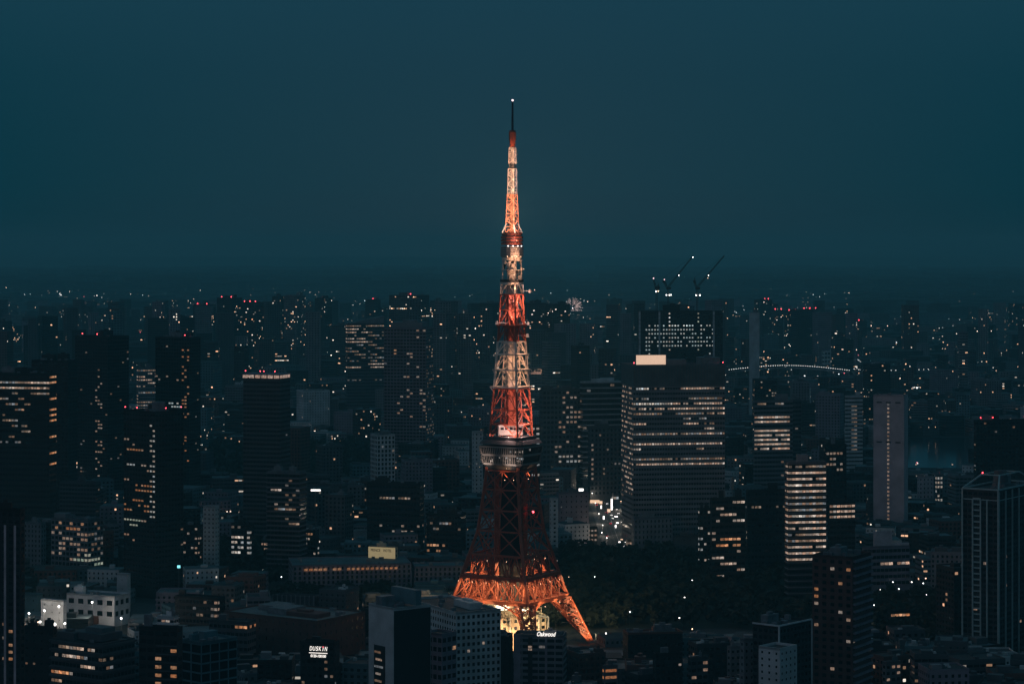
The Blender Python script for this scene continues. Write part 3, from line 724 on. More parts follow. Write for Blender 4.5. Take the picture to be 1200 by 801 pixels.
far('hazy tower with thin roof masts behind the lit-line twins', 'masted hazy tower', 5200, (504, 514, 522), 352, 'slate', .10)
far('left of two grid-fronted towers with a thin lit roof line', 'left lit-line twin', 3700, (508, 522, 535), 367, 'grey', .05, st=3, ribs=2, px=4.5)
far('right of two grid-fronted towers with a thin lit roof line', 'right lit-line twin', 3720, (537, 552, 562), 367, 'grey', .06, st=3, ribs=2, px=4.5)
far('dark hazy tower right against the lattice tower on its left', 'shadow tower left of lattice', 4600, (562, 576, 585), 355, 'dark', .07)
far('dark dotted tower right against the lattice tower on its right', 'shadow tower right of lattice', 4300, (612, 618, 640), 355, 'dark', .09)
far('tall dotted residential tower hiding half of the firework', 'firework-side tower', 4300, (640, 648, 668), 356, 'dark', .11)
far('low dark block with a thin blue light line along its roof', 'blue-line block', 3500, (669, 676, 691), 405, 'black', .03)
far('slim faint tower fading into haze between firework and cranes', 'slim faint tower', 7200, (711, 715, 729), 350, 'dark', .01)
far('tall blank pale slab standing alone right of the crane building', 'blank pale slab', 3300, (878, 878.5, 890), 366, 'pale', 0.0, wu=0.01, th=-12, depth=14)
far('dark stepped tower, tallest of the red-lamp row right of the pale slab', 'tallest red-lamp block', 6100, (884, 890, 905), 351, 'dark', .07, beac=((0, -.5), (.6, -.5)))
far('first flat tower of the red-lamp row beside the tallest one', 'first red-lamp flat', 5700, (903, 908, 918), 363, 'slate', .09, beac=((-.8, -.8), (.6, -.8)))
far('second flat tower in the middle of the red-lamp row', 'middle red-lamp flat', 5650, (919, 924, 936), 364, 'dark', .12, beac=((-.8, -.8), (.4, -.8), (.9, -.8)))
far('last flat tower at the right end of the red-lamp row', 'last red-lamp flat', 5600, (937, 942, 957), 362, 'slate', .13, beac=((-.9, -.8), (0, -.8), (.9, -.8)))
far('hazy tower with three roof lamps standing apart beyond the red-lamp row', 'three-lamp tower', 6000, (972, 977, 993), 369, 'dark', .05)
far('dim hazy tower with one red roof lamp beyond the three-lamp tower', 'one-lamp tower', 6200, (997, 1002, 1016), 376, 'dark', .03, beac=((0, 0),))
far('hazy pair-topped block with sparse lights above the right-hand motorway', 'pair-topped block', 6800, (1047, 1052, 1075), 381, 'dark', .04)
far('dark hazy tower alone near the right edge above the bay', 'lone bay tower', 5600, (1133, 1140, 1164), 383, 'black', .03)
far('dark hazy tower cut by the right edge of the view', 'cut edge tower', 5200, (1186, 1190, 1210), 392, 'dark', .04)
far('low wide lit block with bright striped windows at the slab tower foot', 'striped lit block', 4700, (888, 891, 904), 417, 'slate', .5, st=2.4, px=5)
far('narrow block with bright striped windows at the red-lamp row foot', 'second striped lit block', 4800, (949, 951, 957), 417, 'slate', .55, st=2.4, px=5)
far('wide dark hall between the two striped lit blocks', 'wide dark hall', 4900, (904, 905, 949), 415, 'dark', 0.01)
far('pale twin-column block beneath the three-lamp tower', 'twin-column block', 4900, (963, 966, 984), 411, 'pale', 0.02, px=8, fh=8)
far('long low dim terminal roof above the motorway on the right', 'long terminal roof', 5000, (1108, 1109, 1148), 425, 'grey', 0.0, wu=.01)
# --- mid-distance landmarks
b_ = H_('office_building', 'wide dark office block with rows of peach-lit ribbon windows at the left edge', 'peach ribbon office', 1900, (-12, 58, 66), 437, 12, 'black', 'ribbon', 2.6, 4.2, .86, .42,
   lit=((-12, 445, 57, 472, .55, 'dim', 'clump'), (-12, 472, 35, 520, .42, 'dim', 'clump'), (-12, 448, 57, 456, .75, 'warm', 'row'), (58, 438, 67, 545, .55, 'orange', 'row')), depth=60)
H_('tower_block', 'plain dark tower rising behind the peach ribbon office', 'plain dark tower', 2150, (37, 80, 91), 422, 14, 'black', 'punch', shade=.01, st=1.5, depth=40)
h = H_('high_rise', 'dark residential tower with two red roof beacons and faint gridded floors', 'two-beacon tower', 2300, (88, 126, 151), 394, 32, 'dark', 'punch', 3.2, 3.2, .75, .5, shelf=.45,
   lit=((88, 405, 125, 560, .018, 'dim'), (112, 440, 121, 560, .30, 'warm'), (126, 405, 151, 560, .03, 'dim')), beac=((-.75, -.7), (.3, -.9)))
h = H_('high_rise', 'dark gridded residential tower right of the two-beacon tower, taller than the black one before it', 'dark gridded tower', 2350, (182, 222, 235), 395, 28, 'dark', 'punch', 3.2, 3.2, .75, .5, shelf=.45,
   lit=((182, 405, 210, 545, .03, 'warm'), (213, 400, 222, 545, .22, 'orange'), (196, 470, 212, 478, .5, 'cool'), (222, 400, 236, 545, .03, 'dim')), beac=((.7, -.9),))
H_('office_building', 'slim pale office tower brightly lit on every floor between the two dark gridded towers', 'slim bright tower', 3100, (160, 162, 184), 431, -20, 'grey', 'ribbon', 3, 4, .8, .45, lit=((160, 433, 184, 480, .62, 'dim', 'row'), (160, 436, 184, 455, .6, 'warm', 'clump')))
h = H_('high_rise', 'pitch-black foreground tower with a lit left flank of windows and four red beacons', 'pitch-black tower', 1700, (145, 182, 215), 482, 40, 'black', 'punch', 2.9, 3.5, .72, .42,
   lit=((145, 500, 176, 640, .13, 'warm', 'clump'), (176, 498, 183, 610, .62, 'white'), (147, 522, 166, 527.5, .97, 'orange'), (147, 541, 158, 547, .8, 'white'), (160, 566, 180, 580, .9, 'orange', 'row'), (146, 585, 176, 600, .6, 'orange', 'clump'), (144, 604, 165, 610.5, .97, 'green'), (148, 611, 162, 617, .7, 'green'), (186, 480, 215, 650, .006, 'dim')),
   beac=((-.95, -.95), (-.2, -.95), (.95, -.2), (.95, .9)))
h = H_('high_rise', 'dark banded tower with a glowing crown round its roof', 'glowing-crown tower', 2000, (285, 328, 340), 444, 18, 'slate', 'ribbon', 3, 3.6, .94, .5, shelf=.35, depth=30,
   lit=((285, 507, 303, 510.5, 1, 'warm'), (326, 530, 336, 536, .8, 'white'), (285, 450, 340, 560, .006, 'dim'), (323, 462, 328, 468, .8, 'dim')))
g = MB(); a_, b2, Hh = h['a'] / 2, h['b'] / 2, h['H']
for (x0, y0, x1, y1) in ((-a_ - .3, -b2 - .3, a_ + .3, -b2), (a_, -b2, a_ + .3, b2), (-a_ - .3, -b2, -a_, b2)):
    n = max(2, int(max(x1 - x0, y1 - y0) / 5.2))
    for k in range(n):
        if x1 - x0 > y1 - y0: g.box(x0 + (x1 - x0) * k / n, y0, Hh + .5, x0 + (x1 - x0) * (k + .8) / n, y1, Hh + 3.0)
        else: g.box(x0, y0 + (y1 - y0) * k / n, Hh + .5, x1, y0 + (y1 - y0) * (k + .8) / n, Hh + 3.0)
g.build('crown_light', glow('crown_lit', [(1, .62, .48), (1, .72, .6)], .5, lo=.8), h['root'])
addbox(h, 'crown_frame', wallmat('dusk'), -1.02, -1.02, 1.02, 1.02, h['H'] + 3.0, h['H'] + 4.0)
for bx in (-.9, -.1, .1, .7): g = MB(); g.cyl(0, 0, 0, 2, .15, None, 6, 1); g.ball((0, 0, 2.2), .5); g.build('beacon_light', [LAMPR, POLEM], h['root'], (bx * a_, -b2 * .9, Hh + 4))
h = H_('office_building', 'glass curtain office with a roof rising to the right and bright lit floors', 'slant-roof glass office', 3400, (405, 407, 450), 379, -14, 'slate', 'ribbon', 3.2, 4.4, .86, .4, roof=0, depth=40,
   lit=((405, 378, 449, 384, .8, 'dim', 'clump'), (405, 384, 449, 425, .5, 'dim', 'clump'), (405, 385, 432, 404, .6, 'warm', 'clump'), (405, 428, 423, 432, 1, 'warm'), (432, 426, 450, 430, 1, 'warm'), (408, 442, 450, 446, .5, 'dim')))
g = MB(); a_, b2, Hh = h['a'] / 2, h['b'] / 2, h['H']
g.face([(-a_, -b2, Hh), (a_, -b2, Hh), (a_, -b2, Hh + 10)]); g.face([(-a_, b2, Hh), (a_, b2, Hh + 10), (a_, b2, Hh)]); g.face([(-a_, -b2, Hh + .03), (a_, -b2, Hh + 10), (a_, b2, Hh + 10), (-a_, b2, Hh + .03)]); g.face([(a_, -b2, Hh), (a_, b2, Hh), (a_, b2, Hh + 10), (a_, -b2, Hh + 10)])
g.build('slanted_roof', wallmat('grey'), h['root'])
h = H_('high_rise', 'big dark residential tower with stepped shoulders and scattered peach windows', 'stepped dark tower', 2600, (450, 499, 508), 384, 12, 'dusk', 'punch', 3.4, 3.5, .8, .55, shelf=.4, roof=0, depth=45,
   lit=((460, 385, 500, 440, .03, 'warm'), (466, 440, 500, 500, .10, 'warm', ''), (468, 455, 492, 470, .22, 'warm'), (450, 385, 460, 560, .03, 'dim'), (500, 384, 508, 560, .2, 'dim'), (460, 500, 500, 560, .04, 'warm'), (458, 408, 464, 416, .5, 'orange'), (486, 382, 498, 395, .4, 'warm')))
addbox(h, 'crown', facade('grey', .5, .5), -.72, -.8, .8, .8, h['H'], h['H'] + 5.5)
addbox(h, 'crown', UNITM, -.2, -.5, .5, .5, h['H'] + 5.5, h['H'] + 8)
H_('apartment_block', 'pale mid-rise flats with square dark windows and small peach lamps left of the lattice tower', 'pale square-window flats', 2150, (434, 442, 463), 509, -22, 'pale', 'punch', 3.6, 3.8, .55, .62, lit=((445, 512, 463, 522, .5, 'warm'), (434, 510, 463, 560, .02, 'dim')), depth=20)
H_('apartment_block', 'slim pale column of flats hidden behind the left corner of the observation deck', 'pale column behind deck', 2250, (553, 556, 566), 505, -30, 'pale', 'punch', 3.6, 3.8, .3, .4, roof=0, depth=16, lit=((553, 535, 566, 560, .12, 'dim'),))
H_('office_building', 'office with four columns of white-lit windows right behind the lattice tower', 'white-window office', 2200, (604, 606, 633), 498, -16, 'black', 'punch', 4.0, 4.6, .62, .5, lit=((616, 500, 633, 532, .9, 'white'), (616, 532, 633, 560, .4, 'white')), depth=30)
H_('office_building', 'broad grey office right of the lattice tower, windows clustered lit on its right half', 'cluster-lit office', 2500, (632, 636, 681), 456, -14, 'slate', 'punch', 4.2, 5.0, .66, .5, depth=50, roof=2,
   lit=((654, 458, 681, 474, .55, 'warm'), (652, 474, 681, 500, .6, 'warm', 'clump'), (650, 490, 681, 530, .25, 'warm'), (656, 530, 681, 545, .6, 'white', '')))
H_('office_building', 'stepped office with pale horizontal ribs between the cluster-lit office and the big office tower', 'pale-ribbed office', 2500, (680, 683, 729), 447, -14, 'slate', 'ribbon', 4, 5.4, .95, .5, shelf=.7, sidecol='pale', depth=50,
   lit=((680, 448, 729, 560, .015, 'dim'), (695, 500, 715, 560, .12, 'warm')))
H_('office_building', 'lower ribbed annex with two columns of peach windows before the pale-ribbed office', 'peach-column annex', 2350, (689, 692, 728), 500, -16, 'slate', 'punch', 4, 4.6, .5, .5, shelf=.5, lit=((694, 515, 698, 570, .7, 'warm'), (712, 508, 716, 570, .7, 'warm'), (700, 500, 728, 570, .08, 'dim')), depth=20)
h = H_('office_tower', 'big boxy office tower with bright ribbon floors and a dark ribbed top, right of centre', 'big office tower', 2000, (728.5, 742, 849.5), 428, -9, 'grey', 'ribbon', 2.2, 4.1, .74, .44, roof=2, depth=40, par=17,
   lit=((742, 440, 849, 545, .16, 'dim', 'row'), (744, 454, 762, 459.5, 1, 'white'), (768, 454, 782, 459.5, .6, 'dim'), (798, 454, 849, 459.5, .97, 'warm'), (744, 463.5, 760, 468, .9, 'dim'), (744, 468, 775, 472, .95, 'warm'), (776, 468, 802, 472, .8, 'dim'), (808, 464, 845, 468, .9, 'dim'),
        (743, 472, 780, 476.3, 1, 'white'), (780, 472, 806, 476.3, .9, 'warm'), (812, 472, 846, 476.3, .95, 'warm'), (743, 476.3, 758, 480.6, .9, 'warm'), (762, 476.3, 849, 480.6, .97, 'warm'), (743, 480.6, 790, 484.6, .3, 'dim', 'clump'), (836, 480.6, 849, 486, .9, 'warm'), (743, 486, 757, 490, .9, 'warm'), (763, 486, 794, 490, .9, 'dim'), (794, 486, 849, 500, .35, 'dim', 'clump'),
        (806, 491, 828, 495.5, .95, 'warm'), (743, 495.5, 757, 500, .9, 'warm'), (800, 495.5, 818, 500, .95, 'warm'), (826, 501, 836, 508, 1, 'warm'), (760, 505, 768, 510, 1, 'warm'), (743, 518, 849, 523, .95, 'warm'), (743, 523, 752, 527, .9, 'warm'), (815, 523, 826, 527, .8, 'dim'), (745, 541, 849, 546.5, .97, 'warm'), (728, 440, 742, 580, .45, 'warm', '')),
   beac=((-.97, -.9), (.97, -.9)))
add_fins(h, wallmat('teal'), (0, 3), 2.45, .5, .35, 'top_ribs', h['H'] - 16.6, h['H'] - .4)
add_fins(h, wallmat('teal'), (0,), 2.45, .35, .3, 'lower_ribs', 4, h['zb'] + 3.0 * h['fh'])
g = MB(); g.box(-.92 * h['a'] / 2, -.9 * h['b'] / 2, h['H'] + .5, -.28 * h['a'] / 2, -.9 * h['b'] / 2 + .5, h['H'] + 8.2)
g.build('floodlit_screen', glow('screen_painted_floodlight', [(1, .66, .47), (1, .66, .47)], .85, lo=1, sample=True), h['root'])  # floodlighting put into the screen as its own emission
g = MB(); x0, x1, yy = -.93 * h['a'] / 2, -.27 * h['a'] / 2, -.9 * h['b'] / 2
g.box(x0, yy - .1, h['H'] + 8.2, x1, yy + .6, h['H'] + 8.7); g.box(x0 - .4, yy - .1, h['H'], x0, yy + .6, h['H'] + 8.7); g.box(x1, yy - .1, h['H'], x1 + .4, yy + .6, h['H'] + 8.7)
g.build('screen_frame', wallmat('dusk'), h['root'])
h = H_('building_under_construction', 'dark building under construction with white work lights and three cranes on top', 'construction tower', 3000, (747.5, 749, 847), 364, -8, 'dark', 'punch', 3.6, 4.9, .5, .4, shelf=.5, roof=0, depth=40,
   lit=((758, 379, 836, 407, .62, 'cool', ''), (775, 379, 824, 407, .72, 'cool'), (784, 366, 787, 410, .95, 'white'), (817, 366, 820, 430, .75, 'green'), (756, 382, 761, 420, .8, 'cool'), (831, 380, 834, 420, .8, 'cool'), (790, 401, 822, 405, .7, 'cool')))
for fx in (-.52, .78, -.99): addbox(h, 'hoist_column', wallmat('pale'), fx - .02, -1.0 - .08, fx + .025, -.98, 0, h['H'] - .5)
addbox(h, 'core_frame', wallmat('black'), -.42, -.5, -.02, .5, h['H'], h['H'] + 7); addbox(h, 'core_frame', wallmat('black'), -.25, -.3, -.12, .3, h['H'] + 7, h['H'] + 9)
CONS = h
H_('office_building', 'pale office with bright ribbon floors in its upper half right of the big office tower', 'pale ribbon office', 2300, (883, 884, 929), 469, -12, 'grey', 'ribbon', 3, 4.2, .9, .5, shelf=.3, depth=25, roof=1,
   lit=((884, 472, 926, 476, .6, 'dim', 'clump'), (884, 476, 926, 530, .50, 'warm', 'row'), (884, 530, 929, 560, .06, 'dim')))
H_('office_building', 'dim banded office tucked behind the right side of the pale ribbon office', 'dim banded office', 2420, (926, 928, 939), 468, -14, 'slate', 'ribbon', 3, 4.2, .9, .5, shelf=.5, depth=25, lit=((926, 470, 939, 560, .02, 'dim'),))
H_('office_building', 'pale block with a central column of lit windows left of the mauve slab', 'pale column-lit block', 2500, (990, 991, 1011), 463, -13, 'pale', 'ribbon', 3, 4, .94, .4, lit=((999, 475, 1003, 530, .9, 'dim'),), depth=20, roof=1)
h = H_('slab_tower', 'tall mauve blank slab with one central column of small lit windows', 'mauve slab', 2050, (1023.5, 1059.5, 1064), 463, 24, 'mauve', 'punch', 2.55, 3.55, .01, .5, depth=20, roof=0)
g0 = h; a_, b2, Hh = h['a'] / 2, h['b'] / 2, h['H']
for k in range(34):
    z = Hh - 8 - k * 3.3
    if z < 8: break
    g = MB(); g.face([(-.9 - .4, -b2 - .06, z - .8), (.9 - .4, -b2 - .06, z - .8), (.9 - .4, -b2 - .06, z + .8), (-.9 - .4, -b2 - .06, z + .8)]); g.build('window', [LIT['warm'] if k % 4 else LIT['dim']], h['root'])
for z in (Hh - 6.3, Hh - 39.5):
    for fx in (-.62, -.02, .60): addbox(h, 'vent_slot', wallmat('dark'), fx - .17, -1 - .008, fx + .17, -1 + .001, z - .6, z + .6)
h = H_('office_building', 'rounded office with every floor glowing peach behind pale slabs, lower right of centre', 'glowing rounded office', 1650, (920, 924, 968), 541, -10, 'dark', 'ribbon', 2.3, 4.15, .92, .42, shelf=.55, sidecol='grey', roof=1, depth=22,
   lit=((920, 541, 969, 553, .9, 'dim', ''), (920, 553, 969, 660, .93, 'warm', ''), (920, 580, 969, 600, .95, 'dim'), (920, 622, 950, 640, .9, 'dim'), (928, 600, 945, 606, 1, 'white'), (926, 563, 940, 572, 1, 'white')))
H_('office_building', 'dark office with a block of bright small windows behind the glowing rounded office', 'bright-grid office', 2000, (966, 968, 992), 520, -14, 'black', 'punch', 3.0, 4.4, .7, .5, lit=((968, 523, 990, 556, .72, 'white'), (968, 523, 990, 556, .5, 'warm')), depth=20)
H_('high_rise', 'dark tower with red beacons and sparse peach windows behind the ribbed crown tower', 'dark edge tower', 2100, (1141, 1144, 1215), 492, -16, 'black', 'punch', 3.4, 3.6, .6, .5, lit=((1155, 505, 1165, 556, .3, 'warm'), (1165, 540, 1190, 556, .25, 'warm'), (1141, 495, 1200, 556, .02, 'dim')), beac=((-.85, -.9), (-.45, -.9), (.6, -.9)), depth=30)
# ribbed, chamfered foreground tower on the right
h = H_('high_rise', 'large foreground tower with pale green vertical ribs and a peaked frame crown, at right', 'ribbed crown tower', 1400, (1128, 1170, 1216), 574, 34, 'dark', 'punch', 3.1, 3.3, .8, .55, roof=1, par=1.0,
   lit=((1143, 598, 1156, 604, .8, 'warm'), (1160, 676, 1168, 681, .9, 'orange'), (1145, 690, 1155, 697, .3, 'warm'), (1135, 680, 1141, 684, .8, 'warm'), (1172, 581, 1186, 585, .9, 'warm'), (1128, 580, 1216, 740, .012, 'warm')))
RIBM = plain('rib_pale_green', (.26, .38, .40), .6, noise=.15); a_, b2, Hh = h['a'] / 2, h['b'] / 2, h['H']
g = MB()
for fx in (-1, -.42, .02, .38, 1): g.box(fx * a_ - .42, -b2 - .7, 0, fx * a_ + .42, -b2 + .02, Hh - (0 if abs(fx) == 1 else 6))
for k in range(7): y = -b2 + b2 * 2 * k / 6; g.box(a_ - .02, y - .42, 0, a_ + .7, y + .42, Hh - 1)
g.build('rib', RIBM, h['root'])
for k in range(int(Hh / 3.3)): z = 3.3 * k; g = MB(); g.box(-.42 * a_, -b2 - .35, z, .02 * a_, -b2 + .02, z + .9); g.build('balcony_rail', RIBM, h['root'])
g = MB(); cr_ = [(-a_, -b2), (a_, -b2), (a_, b2), (-a_, b2)]
for i in range(4): g.bar((*cr_[i], Hh), (*cr_[(i + 1) % 4], Hh), .9); g.bar((*cr_[i], Hh - 6), (*cr_[(i + 1) % 4], Hh - 6), .6); g.bar((*cr_[i], Hh), (cr_[i][0] * .5, cr_[i][1] * .5, Hh + 7), .8); g.bar((cr_[i][0] * .5, cr_[i][1] * .5, Hh + 7), (cr_[(i + 1) % 4][0] * .5, cr_[(i + 1) % 4][1] * .5, Hh + 7), .7)
g.bar((-a_ * .5, 0, Hh + 7), (a_ * .5, 0, Hh + 7), .6); g.build('crown_frame', RIBM, h['root'])
g = MB(); g.cyl(0, 0, Hh + 2, Hh + 8.5, 4.5, 3.6, 12); g.build('roof_tank', wallmat('slate'), h['root'])
g = MB(); g.ball((-a_ * .45, -b2 * .5, Hh + 8), .45); g.build('beacon_light', LAMPR, h['root'])
# lower right group
h = H_('high_rise', 'brown brick tower with stacked pale balconies on its right flank, lower right', 'brown balcony tower', 1200, (952, 999, 1021), 652, 30, 'brown', 'punch', 4.2, 3.5, .5, .5, roof=1,
   lit=((952, 660, 998, 700, .09, 'orange'), (968, 665, 984, 690, .25, 'warm'), (952, 700, 998, 801, .07, 'warm'), (999, 660, 1021, 801, .02, 'dim')))
for k in range(int(h['H'] / 3.5)):
    z = h['H'] - 2 - 3.5 * k; g = MB(); g.box(h['a'] / 2, -h['b'] / 2 + 1, z - 1.0, h['a'] / 2 + 1.3, h['b'] / 2 - .5, z)
    g.build('balcony_rail', wallmat('dusk'), h['root'])
h = H_('high_rise', 'white and dark foreground block with a pale frame line round its upper storeys', 'pale-framed block', 1150, (882, 913, 951), 733, 40, 'dark', 'punch', 3, 3.2, .6, .5, roof=1, lit=((945, 775, 950, 790, .4, 'white'),))
a_, b2, Hh = h['a'] / 2, h['b'] / 2, h['H']; g = MB()
for p, q in (((-a_, -b2), (a_, -b2)), ((a_, -b2), (a_, b2))): g.bar((*p, Hh), (*q, Hh), .7)
for p in ((a_, -b2), (a_, b2)): g.bar((*p, Hh - (11 if p == (a_, -b2) else 34)), (*p, Hh), .7)
g.build('frame_line', wallmat('pale'), h['root'])
H_('apartment_block', 'pale blue block with small square windows before the pale-framed block', 'pale blue block', 1120, (889, 914, 934), 759, 40, 'pale', 'punch', 4, 3.0, .25, .35, roof=0, sidecol='pale')
H_('apartment_block', 'narrow pale windowed wing left of the pale blue block', 'narrow pale wing', 1180, (867, 872, 884), 748, -30, 'grey', 'punch', 3.4, 3.2, .3, .4, roof=0)
h = H_('office_building', 'mauve stepped block with one lit ribbon floor on the right', 'mauve stepped block', 1720, (1011, 1012, 1066), 640, -14, 'dusk', 'ribbon', 3.2, 4.5, .9, .5, roof=0, depth=24, lit=((1030, 655, 1064, 664, .93, 'warm'),))
addbox(h, 'upper_storey', wallmat('mauve'), -.55, -.9, .25, .5, h['H'], h['H'] + 10.5)
addbox(h, 'upper_storey', wallmat('mauve'), .25, -.9, .98, .4, h['H'], h['H'] + 1.8)
H_('office_building', 'dark office with broken rows of peach windows left of the glowing rounded office', 'broken-row office', 1760, (832, 834, 873), 583, -12, 'black', 'ribbon', 3, 4.4, .85, .45, lit=((834, 585, 873, 692, .42, 'warm', 'clump'), (840, 628, 873, 645, .6, 'orange')), depth=26)
H_('office_building', 'long dark office with small lights and a teal roof beside the glowing rounded office', 'teal-roof dark office', 1820, (874, 876, 921), 574, -12, 'black', 'ribbon', 2.6, 4.6, .7, .4, roofm=ROOFL, lit=((874, 588, 921, 600, .55, 'dim', ''), (874, 660, 921, 672, .2, 'warm')), depth=40, roof=1)
H_('office_building', 'low dark block with two lit stripes just right of the glowing rounded office', 'two-stripe block', 1850, (970, 972, 1002), 588, -13, 'black', 'ribbon', 2.8, 4.0, .85, .5, lit=((971, 590, 1000, 606, .85, 'warm'),), depth=20)
H_('apartment_block', 'dark flats with sparse white windows left of the broken-row office', 'sparse white flats', 1850, (818, 820, 833), 595, -16, 'black', 'punch', 3, 4, .6, .5, lit=((818, 597, 833, 665, .35, 'white'),), depth=20)
H_('high_rise', 'slim dark block with one bright orange top window near the right-hand park', 'orange-top slim block', 2100, (1046, 1048, 1058), 577, -18, 'dark', 'punch', 3, 4, .6, .5, lit=((1046, 578, 1058, 590, .8, 'orange'), (1052, 590, 1058, 630, .6, 'warm')), depth=16)
H_('high_rise', 'slim striped chimney-like block with bright lights beyond the mauve slab', 'slim bright-striped block', 2250, (1096, 1098, 1105), 556, -20, 'grey', 'punch', 3, 4, .6, .6, lit=((1096, 556, 1105, 600, .75, 'white'),), depth=14, beac=((0, 0),))
H_('apartment_block', 'pale mauve block with a blank front beside the slim bright-striped block', 'blank mauve block', 2300, (1075, 1077, 1094), 558, -16, 'mauve', 'punch', 4, 4, .3, .4, roof=1, depth=24)
# centre and avenue
H_('office_building', 'mauve blank office left of the bright avenue', 'blank mauve office', 2080, (652, 655, 690), 577, -13, 'dusk', 'punch', 4.6, 4.4, .2, .3, depth=30, lit=((654, 588, 660, 610, .3, 'dim'),), roof=1)
H_('shop_building', 'small block with a bright white roof billboard left of the avenue', 'white billboard block', 2300, (668, 671, 688), 575, -14, 'slate', 'punch', 4, 4, .4, .4, depth=16, lit=((670, 578, 688, 600, .1, 'dim'),), roof=0)
H_('apartment_block', 'small pale column of flats just right of the lattice tower waist', 'pale flats by waist', 1900, (644, 646, 654), 583, -25, 'pale', 'punch', 4, 3.4, .3, .4, depth=12, roof=0)
H_('office_building', 'broad slate block with faint window columns right of the avenue', 'broad slate block', 1960, (740, 743, 788), 606, -13, 'grey', 'punch', 3.2, 4.2, .3, .5, depth=28, lit=((742, 610, 788, 660, .015, 'white'),), roofm=ROOFL)
H_('shop_building', 'bright floodlit shop block right at the avenue corner', 'bright corner shops', 1975, (733.5, 735, 741), 632, -20, 'cream', 'ribbon', 2, 4, .9, .6, depth=14, lit=((733, 633, 741, 665, .9, 'warm', ''),), roof=0)
H_('office_building', 'narrow block with white stripes of light rising beside the avenue', 'white-stripe block', 2330, (717, 719, 725), 578, -20, 'grey', 'ribbon', 3, 6, .9, .45, depth=14, lit=((717, 578, 726, 610, .95, 'white', ''),), roof=0)
H_('office_building', 'teal-walled block with a plain front right of the broad slate block', 'plain teal block', 1930, (789, 791, 820), 627, -12, 'slate', 'punch', 5, 5, .1, .2, depth=24, roof=1)
H_('office_building', 'dark block with one curved lit roof sign right of the avenue', 'curved sign block', 2250, (778, 780, 797), 580, -14, 'brown', 'punch', 4, 4, .4, .4, depth=18, lit=((778, 580, 797, 600, .1, 'orange'),))
H_('apartment_block', 'dark flats with two columns of white windows left of the avenue', 'two-column flats', 2000, (690, 692, 700), 617, -20, 'black', 'punch', 3.2, 3.8, .6, .5, depth=14, lit=((690, 618, 700, 645, .75, 'warm'),), roof=0)
# left-centre
H_('office_building', 'banded office with pale slabs and a few peach floors left of centre', 'pale-slab office', 1800, (313, 351, 359), 553, 18, 'slate', 'ribbon', 3, 3.5, .92, .5, shelf=.6, sidecol='grey', roof=2, depth=26,
   lit=((318, 560, 350, 615, .16, 'warm', 'clump'), (336, 560, 352, 615, .2, 'dim'), (320, 593, 346, 597, 1, 'dim')))
H_('apartment_block', 'pale narrow slab with small windows near its roof, left of centre', 'pale narrow slab', 1780, (238, 252, 257), 593, 20, 'pale', 'punch', 3.2, 3.2, .3, .4, roof=0, lit=())
H_('apartment_block', 'white-lit flats with four bright window rows left of centre', 'four-row bright flats', 1850, (271, 293, 298), 613, 20, 'dark', 'ribbon', 2.6, 3.8, .85, .55, lit=((271, 620, 294, 650, .8, 'white', ''), (271, 612, 294, 620, .3, 'dim')), depth=14)
H_('apartment_block', 'mauve small block with white railings and scattered lamps beside the long hotel roof', 'white-rail block', 1850, (335, 350, 355), 619, 20, 'dusk', 'ribbon', 2.6, 3.4, .85, .5, shelf=.6, lit=((335, 620, 355, 650, .25, 'white'),), depth=14, roof=1)
H_('office_building', 'small dark block with one wide orange-lit top floor near the long hotel roof', 'orange-top dark block', 1840, (357, 370, 374), 621, 20, 'black', 'punch', 2.6, 3.6, .7, .5, lit=((357, 622, 372, 628, .8, 'orange'), (357, 628, 374, 650, .35, 'white')), depth=14)
H_('office_building', 'long low dark office with a bright strip of lit windows, left of the lattice tower', 'bright-strip office', 1950, (430, 492, 497), 566, 14, 'black', 'ribbon', 2.6, 4.4, .8, .45, lit=((443, 578, 482, 584, .95, 'dim', ''), (455, 598, 482, 602, .4, 'warm'), (430, 611, 497, 635, .22, 'warm', '')), depth=34, roof=1)
H_('office_building', 'dark office with short dashes of orange light directly left of the tower waist', 'orange-dash office', 1880, (500, 540, 546), 602, 14, 'black', 'ribbon', 2.4, 4.2, .8, .5, lit=((500, 610, 540, 620, .35, 'dim'), (500, 636, 522, 645, .8, 'orange', '')), depth=30)
H_('office_building', 'lit grid office with glowing ground floor on the left', 'lit grid office', 1780, (60, 103, 121), 609, 30, 'grey', 'punch', 3.4, 3.7, .74, .62, par=1.5,
   lit=((60, 612, 103, 622, .35, 'orange'), (60, 622, 103, 655, .5, 'warm'), (103, 612, 121, 655, .5, 'dim'), (85, 650, 122, 661, .95, 'green')))
H_('apartment_block', 'grey flats with tiny square windows left of the lit grid office', 'tiny-window flats', 1820, (28, 48, 54), 612, 20, 'grey', 'punch', 3, 3.6, .35, .5, depth=16)
H_('office_building', 'wide slate block with a row of dots of light along its upper floor, left', 'dotted slate block', 2150, (12, 62, 70), 570, 16, 'slate', 'ribbon', 2.6, 4.4, .6, .3, depth=30, lit=((18, 576, 55, 584, .5, 'dim', ''),))
H_('apartment_block', 'dim banded block with long balconies right of the dotted slate block', 'long-balcony block', 2100, (70, 112, 118), 565, 16, 'slate', 'ribbon', 2.8, 3.6, .9, .5, depth=24, shelf=.6, lit=((70, 570, 118, 600, .01, 'dim'),))
H_('office_building', 'teal-grey low block with curved roof behind the left-hand office cluster', 'teal low block', 2500, (48, 100, 108), 514, 14, 'teal', 'ribbon', 4, 4.5, .9, .2, depth=30, roofm=ROOFL)
H_('apartment_block', 'flats with a column of dim white windows right of the pitch-black tower', 'white-column flats', 1820, (214, 232, 238), 615, 22, 'black', 'punch', 3, 3.5, .6, .5, lit=((214, 618, 237, 655, .4, 'warm'),), depth=16)
